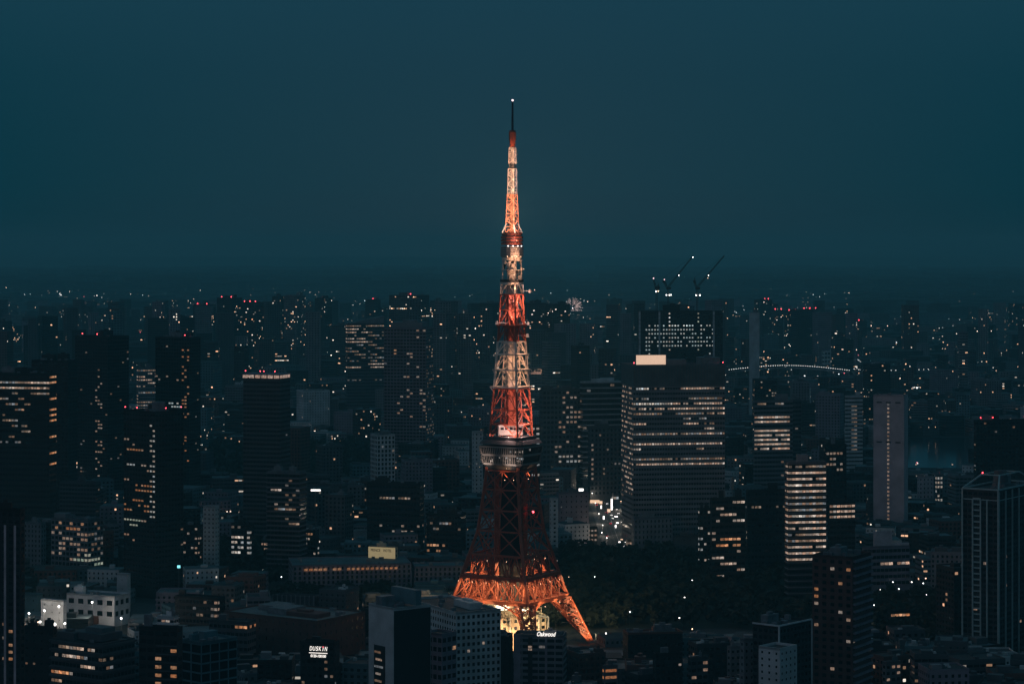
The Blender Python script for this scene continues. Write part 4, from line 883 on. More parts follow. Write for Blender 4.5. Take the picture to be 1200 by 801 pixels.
H_('apartment_block', 'grey mid-rise with dashed peach floors between crown tower and pale-slab office', 'peach-dash mid-rise', 1900, (306, 318, 322), 633, 20, 'dark', 'ribbon', 2.4, 3.6, .7, .5, lit=((306, 634, 322, 650, .6, 'warm'),), depth=14)
H_('office_building', 'white roof-box block behind the long hotel', 'white roof-box block', 2000, (412, 432, 437), 622, 14, 'pale', 'punch', 8, 8, .02, .02, depth=14, roof=0)
# ---------------------------------------------------------------- foreground and special buildings
def text(body, size, parent, loc, rot, mat, shear=0.0, bold=.0, ext=.05, name='lettering', width=None, spacing=1.0):
    c = bpy.data.curves.new(name, 'FONT'); c.body = body; c.size = size; c.align_x = 'CENTER'; c.align_y = 'CENTER'
    c.shear = shear; c.offset = bold; c.extrude = ext; c.space_character = spacing; c.materials.append(mat)
    o = bpy.data.objects.new(name, c); COL.objects.link(o); o.parent = parent; o.location = loc; o.rotation_euler = rot
    if width:
        bpy.context.view_layer.update(); w = o.dimensions.x
        if w > 0: o.scale.x = width / w
    bpy.context.view_layer.update()
    me = bpy.data.meshes.new_from_object(o.evaluated_get(bpy.context.evaluated_depsgraph_get())); me.materials.clear(); me.materials.append(mat)
    q = bpy.data.objects.new(name, me); COL.objects.link(q); q.parent = parent; q.location = loc; q.rotation_euler = rot; q.scale = o.scale
    bpy.data.objects.remove(o); bpy.data.curves.remove(c)
    return q
SIGNW = glow('sign_white', [(1, .93, .86), (1, .93, .86)], 1.3, lo=1, sample=True)
SIGNR = glow('sign_red', [(1, .18, .22), (1, .18, .22)], 1.1, lo=1)
# tower base building
h = H_('base_building', 'cream lit entertainment block standing between the legs of the lattice tower', 'tower base block', 1478, (548, 562, 640), 723, -16, 'cream', 'punch', 3.6, 4.2, .5, .45, roof=3, depth=30,
   lit=((548, 720, 640, 760, .10, 'warm'),))
root = h['root']; a_, b2, Hh = h['a'] / 2, h['b'] / 2, h['H']
addbox(h, 'upper_storey', wallmat('cream'), -.6, -.6, .35, .6, Hh, Hh + 5.5)
g = MB()
for k in range(9): x = -a_ * .9 + k * a_ * .22; g.bar((x, -b2 * .95, Hh), (x, -b2 * .95, Hh + 4.5), .5)
g.bar((-a_ * .9, -b2 * .95, Hh + 4.5), (a_ * .86, -b2 * .95, Hh + 4.5), .6); g.bar((-a_ * .9, -b2 * .95, Hh + 2.2), (a_ * .86, -b2 * .95, Hh + 2.2), .3)
g.build('roof_railing', wallmat('cream'), root)
SIGNB = glow('sign_bright', [(1, .80, .52), (1, .86, .62)], 5.0, lo=1, sample=True)
for (fx, w_, z0_, z1_) in ((-.36, 3.2, 3.2, 6.2), (-.22, 2.2, 4.2, 7.4), (-.16, 2.8, 3.2, 5.2), (-.56, 2.8, 3.0, 5.0), (.42, 2.6, 2.2, 3.4)):
    w_ *= 1.35; g = MB(); g.box(fx * a_ - w_ / 2, -b2 * .75 - .2, Hh + z0_, fx * a_ + w_ / 2, -b2 * .75, Hh + z1_); g.build('light_panel', SIGNB, root)
g = MB(); g.bar((a_ + 1, -b2 - 1, 0), (a_ + 1, -b2 - 1, 19.5), 1.0); g.bar((a_ + 1, -b2 - 1, 19.5), (a_ - 5, -b2 - 1, 20.5), 1.0); g.bar((a_ - 5, -b2 - 1, 20.5), (a_ - 5, -b2 - 1, 8), .8)
g.bar((-a_ * .1, -b2 - 1, 0), (-a_ * .1, -b2 - 1, 20), 1.0); g.bar((a_ * .3, -b2 - 1, 0), (a_ * .3, -b2 - 1, 23), 1.2); g.build('pipe_frame', STEELW, root)
# hotel with long ribbed front
def wing(name, label, ref, D, xs, yt, th, depth):
    h = H_(name, label, ref, D, xs, yt, th, 'dusk', 'punch', 3.4, 3.3, .42, .62, roof=0, depth=depth, roofm=ROOFL, par=.8, cat='hotel')
    add_fins(h, wallmat('dusk'), (0,), 3.4, .7, .9, 'balcony_fins', 0, h['H'] - 5.4); return h
h = wing('hotel_wing', 'long mauve hotel wing with a row of orange windows under its flat roof', 'long hotel wing', 1722, (338, 343, 482), 662, -9, 18)
g_ = h; a_, b2, Hh = h['a'] / 2, h['b'] / 2, h['H']
for k in range(21):
    if k in (5, 8, 20): continue
    x = -a_ + 8 + k * 3.35
    g = MB(); g.box(x, -b2 - .95, Hh - 3.9, x + (2.5 if k < 8 else 1.9), -b2 - .9, Hh - 2.5); g.build('window', LIT['orange'], h['root'])
wing('hotel_wing', 'shorter mauve hotel wing between the long wing and the lattice tower', 'short hotel wing', 1735, (483, 486, 546), 663, -7, 18)
h = H_('hotel_sign_tower', 'yellow-lit roof storey with dark lettering above the long hotel wing', 'yellow-lit roof storey', 1765, (432, 463, 466), 641, 20, 'cream', 'punch', 3.5, 3.3, .5, .4, roof=1, depth=14, cat='building', glass=(.08, .07, .05))
a_, b2, Hh = h['a'] / 2, h['b'] / 2, h['H']
g = MB(); g.box(-a_ - .1, -b2 - .35, Hh - 9.6, a_ + .1, -b2 - .02, Hh - .3); sg = g.build('sign_board', glow('sign_cream', [(.74, .58, .31), (.74, .58, .31)], .40, lo=1), h['root'])
for k, wd in ((0, 'PRINCE'), (1, 'HOTEL')): text(wd, 2.6, sg, ((-.46, .44)[k] * a_, -b2 - .42, Hh - 2.6), (R(90), 0, 0), wallmat('brick'), bold=.03, width=(7.4, 6.3)[k])
for k in range(4): g = MB(); x = -a_ * .8 + k * a_ * .52; g.box(x, -b2 - .3, Hh - 15.2, x + 2.0, -b2 - .05, Hh - 13.9); g.build('lamp', LIT['green'], h['root'])
for k in range(2): g = MB(); g.ball((a_ * (.15 + .38 * k), -b2 - .8, Hh - 12.4), .55); g.build('lamp', FLOOD if False else LAMPO, h['root'])
# foreground towers, left
h = H_('high_rise', 'dark foreground tower with mauve vertical ribs cut by the left edge', 'mauve-ribbed edge tower', 1180, (-14, 24, 29), 596, 18, 'black', 'punch', 3.4, 3.3, .6, .5, roof=1,
   lit=((8, 735, 14.5, 778, .9, 'orange'), (0, 655, 7, 705, .35, 'orange'), (0, 705, 5, 800, .3, 'dim')))
for fx in (.05, .66): addbox(h, 'rib', wallmat('mauve'), fx - .07, -1.06, fx + .07, -.999, 0, h['H'] - 8)
H_('office_building', 'plain black box building between the ribbed edge tower and the terraced office', 'plain black box', 1290, (18, 62, 67), 735, 14, 'black', 'punch', 4, 4, .3, .3, roof=2, lit=((30, 773, 42, 780, .7, 'dim'),))
h = H_('office_building', 'terraced dark office with five peach-lit ribbon floors, lower left', 'terraced office', 1240, (60, 120, 158), 754, 34, 'slate', 'ribbon', 2.6, 4.4, .88, .42, shelf=.9, roof=2, par=1.6, roofm=ROOFL,
   lit=((60, 756, 100, 762, .9, 'dim', 'clump'), (85, 756, 114, 762, .9, 'warm'), (64, 764, 92, 770, .9, 'warm', 'clump'), (92, 770, 132, 782, .75, 'dim', 'clump'), (58, 780, 82, 790, .97, 'orange'), (82, 780, 112, 790, .9, 'warm', 'clump'), (60, 790, 90, 801, .6, 'dim', 'clump'), (116, 755, 122, 759, 1, 'cool')))
addbox(h, 'upper_storey', wallmat('slate'), -.5, -.6, .7, .7, h['H'], h['H'] + 3.6); addbox(h, 'upper_storey', ROOFL, -.1, -.3, .55, .5, h['H'] + 3.6, h['H'] + 6)
h = H_('office_building', 'black foreground block with two columns of orange-lit windows, lower left', 'orange-column block', 1150, (163, 208, 214), 735, 16, 'black', 'punch', 4.2, 3.9, .78, .5, roof=1, lit=((182, 757, 193, 801, .8, 'orange'), (195, 757, 207, 801, .93, 'orange')))
g = MB()
for k in range(9): z = h['H'] - 9 - 3.9 * k; g.box(-.1 * h['a'] / 2, -h['b'] / 2 - .8, z, .98 * h['a'] / 2, -h['b'] / 2 + .02, z + .35)
g.build('balcony_slabs', wallmat('slate'), h['root'])
h = H_('office_building', 'foreground block with a teal concrete grid front, right of the orange-column block', 'teal grid block', 1180, (212, 236, 278), 752, 42, 'teal', 'punch', 6.2, 4.6, .86, .8, roof=2, roofm=ROOFL, lit=((236, 750, 278, 801, .02, 'dim'),))
H_('office_building', 'low dark block with a lit upper floor left of the wide roof', 'lit upper floor block', 1400, (245, 290, 300), 728, 20, 'slate', 'ribbon', 2.6, 4.2, .8, .45, lit=((274, 728, 299, 736, .8, 'orange'), (284, 722, 300, 727, 1, 'warm')), roof=1)
H_('office_building', 'white tiered rooftop building with a dome-like tank beside the floodlit yard', 'white tiered building', 1420, (184, 204, 209), 722, 24, 'white', 'ribbon', 2.6, 3.4, .85, .45, shelf=.5, roof=2, lit=((184, 726, 209, 732, .5, 'warm'),))
H_('office_building', 'broad dark block with dashed lit windows behind the orange-column block', 'dash-lit broad block', 1520, (205, 255, 264), 700, 22, 'black', 'ribbon', 2.6, 4, .8, .5, lit=((205, 705, 250, 735, .15, 'dim'), (251, 703, 257, 735, .9, 'warm')), roof=1)
# wide low roofs with the warm brick side
h = H_('exhibition_hall', 'wide flat-roofed hall with a rust-brown side, below the long hotel', 'wide flat hall', 1420, (262, 372, 428), 727, 34, 'brown', 'punch', 5, 5, .12, .4, roof=3, roofm=ROOFL, par=.8)
h = H_('office_building', 'block with a curtain-like ribbed grey roof screen above the wide flat hall', 'ribbed screen block', 1510, (320, 368, 376), 699, 18, 'slate', 'punch', 3, 4, .1, .2, roof=0, roofm=ROOFM); add_fins(h, wallmat('grey'), (0, 1), 3.0, .6, .5, 'screen_ribs', h['H'] - 12, h['H'] + .6)
h = H_('shop_building', 'dark block carrying a glowing white roof sign reading DUSKIN', 'block under the DUSKIN sign', 1250, (352, 392, 398), 752, 14, 'black', 'punch', 3.2, 3.6, .5, .45, roof=1, lit=((352, 775, 398, 801, .12, 'dim'),))
a_, b2, Hh = h['a'] / 2, h['b'] / 2, h['H']
sb = addbox(h, 'sign_board', wallmat('black'), -.62, -1.06, .72, -1.02, Hh - 9.2, Hh - 1.2)
zt = Hh - 3.6; cx = .06 * a_
for k, ch in enumerate('DUSKIN'):
    w_ = 9.6 / 6
    text(ch, 3.1, sb, (cx - 4.8 + w_ * (k + .5), -b2 * 1.06 - .12, zt), (R(90), 0, 0), SIGNW if ch != 'I' else SIGNW, shear=.22, bold=.03, width=w_ * (.92 if ch != 'I' else .45))
g = MB(); g.ball((cx - 4.8 + 1.6 * 4.5 + .3, -b2 * 1.06 - .2, zt + 1.0), .45, n=8); g.build('sign_dot', SIGNR, sb)
g = MB(); g.box(cx - 4.9, -b2 * 1.06 - .25, zt - 2.3, cx + 4.9, -b2 * 1.06 - .05, zt - 1.95); g.build('underline', SIGNW, sb)
text('0120-100100', 1.9, sb, (cx, -b2 * 1.06 - .12, zt - 3.7), (R(90), 0, 0), SIGNW, shear=.1, bold=.05, width=8.2)
# white-walled block, dark face, roof slab and long windowed wing
h = H_('office_building', 'foreground block with a pale blank left wall and a black front, below the hotel', 'pale-walled black block', 1220, (432, 461, 505), 712, 52, 'pale', 'punch', 3, 3.8, .01, .01, roof=2, roofm=ROOFL,
   )
a_, b2, Hh = h['a'] / 2, h['b'] / 2, h['H']
addbox(h, 'front_panel', wallmat('black'), .999, -.97, 1.012, .97, 0, Hh - 1.5, 'black windowless front')
addbox(h, 'window_bay', wallmat('black'), -.55, -1.012, .35, -.999, 0, Hh - 20)
for k in range(5):
    g = MB(); x = -.5 * a_; z = Hh - 24 - 3.6 * k; g.box(x + (k % 2) * 1.2, -b2 - .35, z, x + 5.5 + (k % 3), -b2 - .31, z + 1.1); g.build('window', LIT['warm' if k % 2 else 'dim'], h['root'])
addbox(h, 'roof_wall', wallmat('teal'), -.98, .2, .98, .5, Hh, Hh + 7.5)
h = H_('office_building', 'long pale office wing with rows of small dark windows, left of the black yard', 'long windowed wing', 1300, (500, 503, 559), 716, 0, 'pale', 'punch', 2.9, 3.6, .5, .5, roof=1, depth=60, roofm=ROOFM, lit=((500, 716, 559, 801, .02, 'warm'),), sidecol='pale')
h['root'].rotation_euler = (0, 0, R(28))
H_('office_building', 'small pale mauve block with one row of big dark windows before the long windowed wing', 'big-window mauve block', 1230, (496, 518, 535), 742, 40, 'dusk', 'punch', 3.4, 4.6, .7, .5, roof=0, lit=((518, 755, 537, 764, .4, 'orange'),))
H_('office_building', 'windowless black block between the long windowed wing and the block with the script sign', 'windowless black block', 1310, (565, 596, 601), 745, 10, 'black', 'punch', 4, 4, .1, .1, roof=1)
h = H_('apartment_hotel', 'grey blue apartment hotel with a white script sign reading Oakwood on its roof edge', 'block under the Oakwood sign', 1300, (602, 660, 664), 744, 8, 'grey', 'punch', 4.6, 3.25, .84, .52, roof=1, depth=16, cat='building',
   lit=((632, 755, 650, 770, .12, 'dim'),), glass=(.006, .012, .02), par=1.4)
a_, b2, Hh = h['a'] / 2, h['b'] / 2, h['H']
addbox(h, 'recess', wallmat('black'), -.42, -1.012, -.24, -.999, 0, Hh - 1.4); addbox(h, 'pier', wallmat('dusk'), -1.0, -1.02, -.72, -.999, 0, Hh - .4); addbox(h, 'pier', wallmat('dusk'), .26, -1.02, .34, -.999, 0, Hh - .4)
for k in range(2): g = MB(); g.box(-.41 * a_, -b2 - .35, Hh - 8.3 + 1.4 * k, -.26 * a_, -b2 - .3, Hh - 7.2 + 1.4 * k); g.build('window', LIT['warm'], h['root'])
text('Oakwood', 3.3, h['root'], (.30 * a_, -b2 - .4, Hh + .5), (R(90), 0, 0), SIGNW, shear=.35, bold=.08, width=10.2, name='lettering')
# lower right of the tower
H_('office_building', 'dark block with painted warm-lit left edge behind the low roofs right of the tower leg', 'warm-lit-edge dark block', 1400, (730, 736, 800), 741, -10, 'black', 'punch', 4, 4, .4, .4, depth=30, sidecol='brick', lit=((736, 745, 800, 801, .01, 'dim'),), roof=2)  # warm light on its edge put into the brick tone of the roof rim
H_('apartment_block', 'small grey flats with two wide peach windows near the tower leg', 'two-window flats', 1310, (706, 708, 724), 779, -20, 'grey', 'punch', 6, 3.6, .8, .5, depth=12, lit=((706, 780, 724, 795, .95, 'orange'),), roof=1)
H_('apartment_block', 'low flats with three peach-lit windows stacked at the bottom right of centre', 'three-window flats', 1250, (806, 810, 830), 770, -22, 'slate', 'punch', 3, 3.6, .8, .5, depth=12, lit=((812, 772, 830, 801, .4, 'warm'),), roof=1)
H_('apartment_block', 'low dark flats with a column of white lamps at the bottom edge right of centre', 'lamp-column flats', 1230, (765, 768, 800), 765, -18, 'black', 'punch', 3, 3.4, .5, .4, depth=18, lit=((778, 770, 782, 801, .9, 'white'), (785, 770, 800, 801, .05, 'warm')), roof=2)
H_('high_rise', 'low grey block with orange windows left of the brown balcony tower foot', 'orange-window grey block', 1330, (852, 856, 868), 757, -25, 'grey', 'punch', 3, 3.4, .5, .4, depth=14, roof=1)
H_('apartment_block', 'low flats with bright zigzag of windows at the bottom between the two right-hand towers', 'zigzag-lit flats', 1260, (1034, 1038, 1056), 775, -25, 'grey', 'punch', 3, 3.2, .6, .5, depth=12, lit=((1036, 776, 1056, 801, .5, 'warm'),), roof=1)
H_('office_building', 'low office with a glowing orange top strip in the park beyond the brown tower', 'orange-strip low office', 1560, (1040, 1044, 1066), 715, -16, 'black', 'ribbon', 2.4, 3.6, .9, .5, depth=14, lit=((1043, 716, 1064, 721, .97, 'orange'),), roof=0)
# floodlit yard, left
h = H_('school_building', 'floodlit white hall with a tall blank wall at the left yard', 'floodlit blank hall', 1530, (48, 74, 78), 703, 26, 'white', 'punch', 5, 4.5, .1, .2, roof=0, roofm=ROOFM, depth=20)
h = H_('school_building', 'floodlit white school block with big square windows behind the left yard', 'floodlit school block', 1575, (78, 134, 152), 698, 24, 'white', 'punch', 7, 7, .55, .45, roof=1, roofm=ROOFL)
addbox(h, 'canopy', wallmat('brick'), -.45, -1.25, .35, -.999, 1.5, 6.5)
H_('gymnasium', 'teal flat gymnasium left of the floodlit blank hall', 'teal gymnasium', 1600, (24, 44, 50), 696, 20, 'teal', 'punch', 6, 6, .1, .2, roof=0, roofm=plain('roof_teal', (.03, .16, .17), .7))
H_('water_tower_block', 'grey roof tank block behind the floodlit school', 'grey tank block', 1640, (137, 149, 153), 672, 24, 'pale', 'punch', 6, 6, .05, .1, roof=0, depth=12)
wl = empty('retaining_wall', (0, 0, 0), 0, 'curved pale concrete wall round the floodlit yard', 'wall'); g = MB(); prev = None
for k in range(22):
    px_ = 66 + k * 4.5; D_ = 1500 - 26 * math.sin(k / 21 * math.pi); p = ((px_ - 600) * D_ / FPX, D_)
    if prev: g.bar((*prev, 3.4), (*p, 3.4), .5, 6.8); g.bar((*p, 3.6), (p[0], p[1], 7.6), .35)
    prev = p
g.build('wall', wallmat('pale'), wl)
for n_, (px_, py_, D_) in enumerate(((34, 718, 1520), (52, 715, 1512), (69, 710, 1515), (47, 728, 1505), (64, 731, 1490), (76, 730, 1496), (108, 705, 1560), (142, 724, 1520))):
    p = P(px_, py_, D_)
    lb = ['lone floodlight at the far left of the yard beside the ribbed edge tower', 'floodlight close before the left end of the floodlit blank hall', 'floodlight high on the right end of the blank hall', 'lower of two floodlights glowing before the blank hall', 'brightest floodlight above the black box roof', 'floodlight at the start of the curved pale wall', 'floodlight over the brick canopy of the school block', 'floodlight beside the right end of the curved wall'][n_]
    fl = empty('floodlight', (p.x, p.y, 0), 0, lb, 'floodlight', 'floodlights of the left yard')
    g = MB(); g.cyl(0, 0, 0, p.z, .14, .09, 6); g.build('pole', POLEM, fl)
    g = MB(); g.ball((0, 0, p.z), .62 if n_ != 4 else .9); hd = g.build('lamp_head', FLOOD, fl)
    l = bpy.data.lights.new('floodlight_beam', 'POINT'); l.energy = 5500 if n_ in (0, 4, 6) else 3200; l.color = (1, .88, .72); l.shadow_soft_size = .6
    o = bpy.data.objects.new('floodlight_beam', l); COL.objects.link(o); o.parent = hd; o.location = (0, -1.2, p.z)
# ---------------------------------------------------------------- tower cranes on the construction site
def crane(label, hub, jib, cj, base_z, lights):
    D_ = hub[2]; hp = P(*hub); jp = P(jib[0], jib[1], D_ + 6); cp = P(cj[0], cj[1], D_ - 3)
    t = empty('tower_crane', (hp.x, hp.y, base_z), 0, label, 'crane', 'cranes on the building under construction')
    off = Vector((hp.x, hp.y, base_z)); q = lambda v: Vector(v) - off
    DK = wallmat('dark'); g = MB(); z1 = hp.z - base_z - 1; w = .9
    for a, b in ((-w, -w), (w, -w), (w, w), (-w, w)): g.bar((a, b, 0), (a, b, z1), .35)
    n = max(3, int(z1 / 2.4))
    for k in range(n):
        z, zz = z1 * k / n, z1 * (k + 1) / n
        for (a, b), (c, d) in (((-w, -w), (w, -w)), ((w, -w), (w, w)), ((w, w), (-w, w)), ((-w, w), (-w, -w))): g.bar((a, b, z), (c, d, zz), .22)
    g.build('mast', DK, t)
    g = MB(); g.box(-2.2, -2.0, z1, 2.6, 2.0, z1 + 2.2); g.box(1.2, -2.8, z1 + .4, 3.4, -1.4, z1 + 2.8); g.build('cab', DK, t)
    def truss(name, A, B, w0, w1, bw):
        g = MB(); A, B = q(A), q(B); d = (B - A).normalized(); sd = Vector((0, 1, 0)); up = d.cross(sd).normalized()
        n = max(4, int((B - A).length / 3.2)); pr = None
        for k in range(n + 1):
            f = k / n; c = A.lerp(B, f); ww = w0 + (w1 - w0) * f; r3 = [c + sd * ww / 2, c - sd * ww / 2, c + up * ww * .9]
            if pr:
                for i in range(3): g.bar(pr[i], r3[i], bw); g.bar(pr[i], r3[(i + 1) % 3], bw * .7)
            pr = r3
        return g.build(name, DK, t)
    truss('jib', hp + Vector((0, 0, .5)), jp, 2.0, 1.1, .40); truss('counter_jib', hp, cp, 2.0, 1.6, .45)
    g = MB(); apex = cp + Vector((0, 0, 3)); g.bar(q(apex), q(jp), .14); g.bar(q(apex), q(cp), .5); g.bar(q(apex), q(hp), .3); g.build('tie_cable', DK, t)
    g = MB(); c = q(cp); g.box(c.x - 1.6, c.y - 1.2, c.z - 3.2, c.x + 1.2, c.y + 1.2, c.z - .4); g.build('counterweight', DK, t)
    for (lx, ly, mt, r) in lights:
        p = q(P(lx, ly, D_ - 2.6)); g = MB(); g.ball((p.x, p.y, p.z), r); g.build('lamp', mt, t)
zc = CONS['H'] + .1
crane('leftmost crane, its jib raised almost upright over a single white lamp', (769.5, 338, 3015), (765.5, 324, 0), (772, 335, 0), zc, ((769, 341.5, LAMPW, .9), (771.5, 341, LAMPO, .8), (765.8, 326, LAMPR_PALE, .8)))
crane('middle crane with a long jib rising right to a lamp at its tip', (783, 338, 3020), (812.5, 300, 0), (778, 328, 0), zc, ((781, 345.6, LAMPW, .8), (784.6, 345.6, LAMPW, .9), (786.4, 345.4, LAMPW, .8), (795.5, 322.5, LAMPW, .6), (812, 301.3, LAMPW, .7), (778.4, 327.5, LAMPR_PALE, .8)))
crane('right-hand crane with a long jib slanting up past the roof corner', (817, 338, 3012), (849, 300, 0), (814, 328, 0), zc, ((816, 345.8, LAMPW, .9), (820.3, 345.8, LAMPW, .9), (830.3, 322.6, LAMPW, .6), (829.5, 325.5, LAMPO, .4)))
# ---------------------------------------------------------------- firework far beyond
fw = empty('firework', P(671, 360, 9000), 0, 'pale pink firework burst half hidden behind a dotted tower', 'firework')
rnd = random.Random(8); FWM = glow('firework_spark', [(1, .62, .55), (1, .78, .74)], 1.1, lo=.35, power=1)
for k in range(60):
    a = rnd.uniform(0, 2 * math.pi); el = rnd.uniform(-1, 1); el2 = math.asin(el); d = Vector((math.cos(el2) * math.cos(a), math.cos(el2) * math.sin(a), el))
    r0, r1 = rnd.uniform(14, 24), rnd.uniform(34, 44); g = MB(); n = 4
    for i in range(n):
        f0, f1 = i / n, (i + .62) / n; g.bar(d * (r0 + (r1 - r0) * f0), d * (r0 + (r1 - r0) * f1) - Vector((0, 0, .5)), 1.5)
    g.build('spark_trail', FWM, fw)
# ---------------------------------------------------------------- motorway on pillars and its lamps
def motorway(label, pts, zz, w, nl, strength, pill=60):
    t = empty('elevated_motorway', (pts[0][0], pts[0][1], 0), 0, label, 'motorway'); off = Vector((pts[0][0], pts[0][1], 0))
    P3 = [Vector((x, y, z_)) - off for (x, y), z_ in zip(pts, zz)]
    g = MB()
    for a, b in zip(P3, P3[1:]): g.bar(a, b, w, 2.2); 
    g.build('deck', wallmat('grey'), t)
    for i, a in enumerate(P3[::3]): g = MB(); g.box(a.x - 1.2, a.y - 1.2, 0, a.x + 1.2, a.y + 1.2, a.z - 1); g.build('pillar', wallmat('grey'), t)
    n = nl
    for k in range(n):
        f = k / (n - 1) * (len(P3) - 1); i = min(int(f), len(P3) - 2); c = P3[i].lerp(P3[i + 1], f - i)
        g = MB(); g.cyl(c.x, c.y - w / 2, c.z, c.z + 5, .15, None, 5, 1); g.box(c.x - .75, c.y - w / 2 - .6, c.z + 4.6, c.x + .75, c.y - w / 2 + .3, c.z + 5.4); g.build('lamp', [strength, POLEM], t)
MLAMP = glow('motorway_lamp', [(1, .9, .8), (.9, .98, 1)], 2.6, lo=.5)
pts, zz = [], []
for k in range(28):
    px_ = 846 + k * 5.5; y_ = 437 - 6 * math.sin(min(1, max(0, (px_ - 846) / 150)) * math.pi); D_ = 4300; p = P(px_, y_, D_ - (k * 3)); pts.append((p.x, p.y)); zz.append(p.z)
motorway('long arched motorway edged by a fine line of white lamps right of the pale slab', pts, zz, 16, 56, MLAMP)
pts, zz = [], []
for k in range(24):
    px_ = 1000 + k * 9.2; p = P(px_, 435 + k * .55 + 2 * math.sin(k * .5), 4500 + 8 * k); pts.append((p.x, p.y)); zz.append(max(12, p.z))
motorway('motorway running level towards the right edge under warm lamps', pts, zz, 18, 40, LAMPO_S if 'LAMPO_S' in globals() else MLAMP)
# ---------------------------------------------------------------- avenue: sign, lamps, cars
def blade(label, px_, y0, y1, D_, w, mat, grp=None):
    p = P(px_, y0, D_); z0 = max(3, P(px_, y1, D_).z); t = empty('vertical_sign', (p.x, p.y, 0), 0, label, 'sign', grp)
    g = MB(); g.box(-w / 2, -.3, z0, w / 2, .3, p.z); g.build('lit_panel', mat, t); g = MB(); g.box(-.25, .31, 0, .25, .8, p.z); g.build('post', POLEM, t)
NEON = glow('neon_white', [(1, .94, .88), (1, .94, .88)], 2.4, lo=1, sample=True); NEONO = glow('neon_orange', [(1, .62, .38), (1, .7, .5)], 1.3, lo=.8, sample=True)
blade('tall thin white lit sign standing upright beside the avenue', 716.8, 584, 608, 2250, 1.6, NEON)
blade('short wide white lit sign under the striped block on the avenue', 722, 605.5, 611, 2200, 3.0, NEON)
blade('white lit sign board lower on the right side of the avenue', 723.5, 613, 624, 2150, 2.2, NEON)
blade('peach lit sign at the near end of the avenue', 728.5, 631, 642, 2020, 2.0, NEONO)
blade('orange lit sign on the left side of the avenue', 713.5, 600, 605, 2260, 3.0, NEONO)
for lb_, px_, y0_, y1_, D_, w_, m_ in (('added thin white sign strip halfway down the right side of the avenue', 721.5, 618, 630, 2130, 1.2, NEON), ('added stubby white sign strip near the corner shops', 726, 640, 650, 2010, 1.6, NEON), ('added small peach sign on the left kerb at the far end of the avenue', 704, 590, 593, 2330, 3, NEONO),
   ('added long level peach sign across the far left end of the avenue', 697, 590, 592.5, 2340, 9, NEONO), ('added small white sign on the left side halfway along the avenue', 704.5, 598, 603, 2290, 1.3, NEON), ('added tiny white sign low on the left side of the avenue', 707.5, 612, 616, 2200, 1.5, NEON)):
    blade(lb_, px_, y0_, y1_, D_, w_, m_)  # extra signs added to brighten the avenue
blade('square white billboard lit above a small roof left of the avenue', 681, 572, 577.5, 2280, 4.4, NEON)
blade('small white lit board on the roofs at the far left', 22, 559, 562, 2300, 8, NEON)
blade('white lit strip sign above the roofs left of the hotel', 370, 573, 575, 1900, 7.5, NEON)
blade('cyan lit sign glowing among dark roofs right of the lit grid office', 209.5, 662, 665, 1700, 2.0, glow('neon_cyan', [(.25, .9, 1), (.3, .9, 1)], 1.6, lo=1))
def car(loc, rz, on, k):
    o = empty('car', loc, rz, 'car with white headlights driving up the bright avenue' if on else 'car with red tail lights driving away down the bright avenue', 'car', 'oncoming cars on the avenue' if on else 'departing cars on the avenue')
    g = MB(); g.prism([(-2.2, -.85), (2.2, -.85), (2.2, .85), (-2.2, .85)], .3, .95, 0, [(-2.15, -.8), (2.1, -.8), (2.1, .8), (-2.15, .8)]); g.prism([(-1.6, -.75), (.9, -.75), (.9, .75), (-1.6, .75)], .95, 1.5, 1, [(-1.2, -.62), (.3, -.62), (.3, .62), (-1.2, .62)])
    g.build('body', [CARM[k % 3], CARG], o)
    for s_ in (-1, 1):
        g = MB(); g.ball((2.2 if on else -2.2, s_ * .6, .7), .22 if on else .14); g.build('headlight' if on else 'tail_light', LAMPW if on else LAMPR, o)
    for sx in (-1.35, 1.35):
        for s_ in (-1, 1):
            g = MB(); n = 8; y0, y1 = (s_ * .72, s_ * .9); c = [(sx + .33 * math.cos(2 * math.pi * i / n), .33 + .33 * math.sin(2 * math.pi * i / n)) for i in range(n)]
            g.face([(x, y1, z) for x, z in c]); g.face([(x, y0, z) for x, z in c[::-1]])
            for i in range(n): j = (i + 1) % n; g.face([(c[i][0], y0, c[i][1]), (c[j][0], y0, c[j][1]), (c[j][0], y1, c[j][1]), (c[i][0], y1, c[i][1])])
            g.build('wheel', CARG, o)
    return o
CARM = [plain('car_paint', c, .3) for c in ((.6, .6, .6), (.03, .03, .035), (.2, .2, .22))]; CARG = plain('car_glass', (.01, .01, .012), .1)
def dup(root, loc, rz):
    r = root.copy(); COL.objects.link(r); r.location = loc; r.rotation_euler = (0, 0, rz)
    for ch in [c_ for c_ in root.children if c_.type != 'LIGHT']:
        c = ch.copy(); COL.objects.link(c); c.parent = r
        for g2 in ch.children: d = g2.copy(); COL.objects.link(d); d.parent = c
    return r
rnd = random.Random(21)
protoA = [car((90.5, 1975, 0), R(-90), True, k) for k in range(1)]; protoB = [car((80.5, 1990, 0), R(90), False, 1)]
for k in range(1, 26):
    dup(protoA[0], (rnd.choice((90.3, 93.8, 97.2)), 1975 + k * 25 + rnd.uniform(-6, 6), 0), R(-90))
for k in range(1, 8): dup(protoB[0], (rnd.choice((79.8, 83.2, 86.7)), 1990 + k * 84 + rnd.uniform(-9, 9), 0), R(90))
LABELQ = []     # things whose label is finished once all landmarks are known
def lamp_proto(mat, r, hgt, name='street_lamp'):
    o = empty(name, (0, 0, 0), 0, 'street lamp', 'street lamp', 'street lamps across the city'); g = MB(); g.cyl(0, 0, 0, hgt, .12, .08, 5); g.bar((0, 0, hgt), (0, -1.4, hgt + .2), .12); g.build('pole', POLEM, o)
    g = MB(); g.ball((0, -1.5, hgt), r, n=6); g.build('lamp_head', mat, o); return o
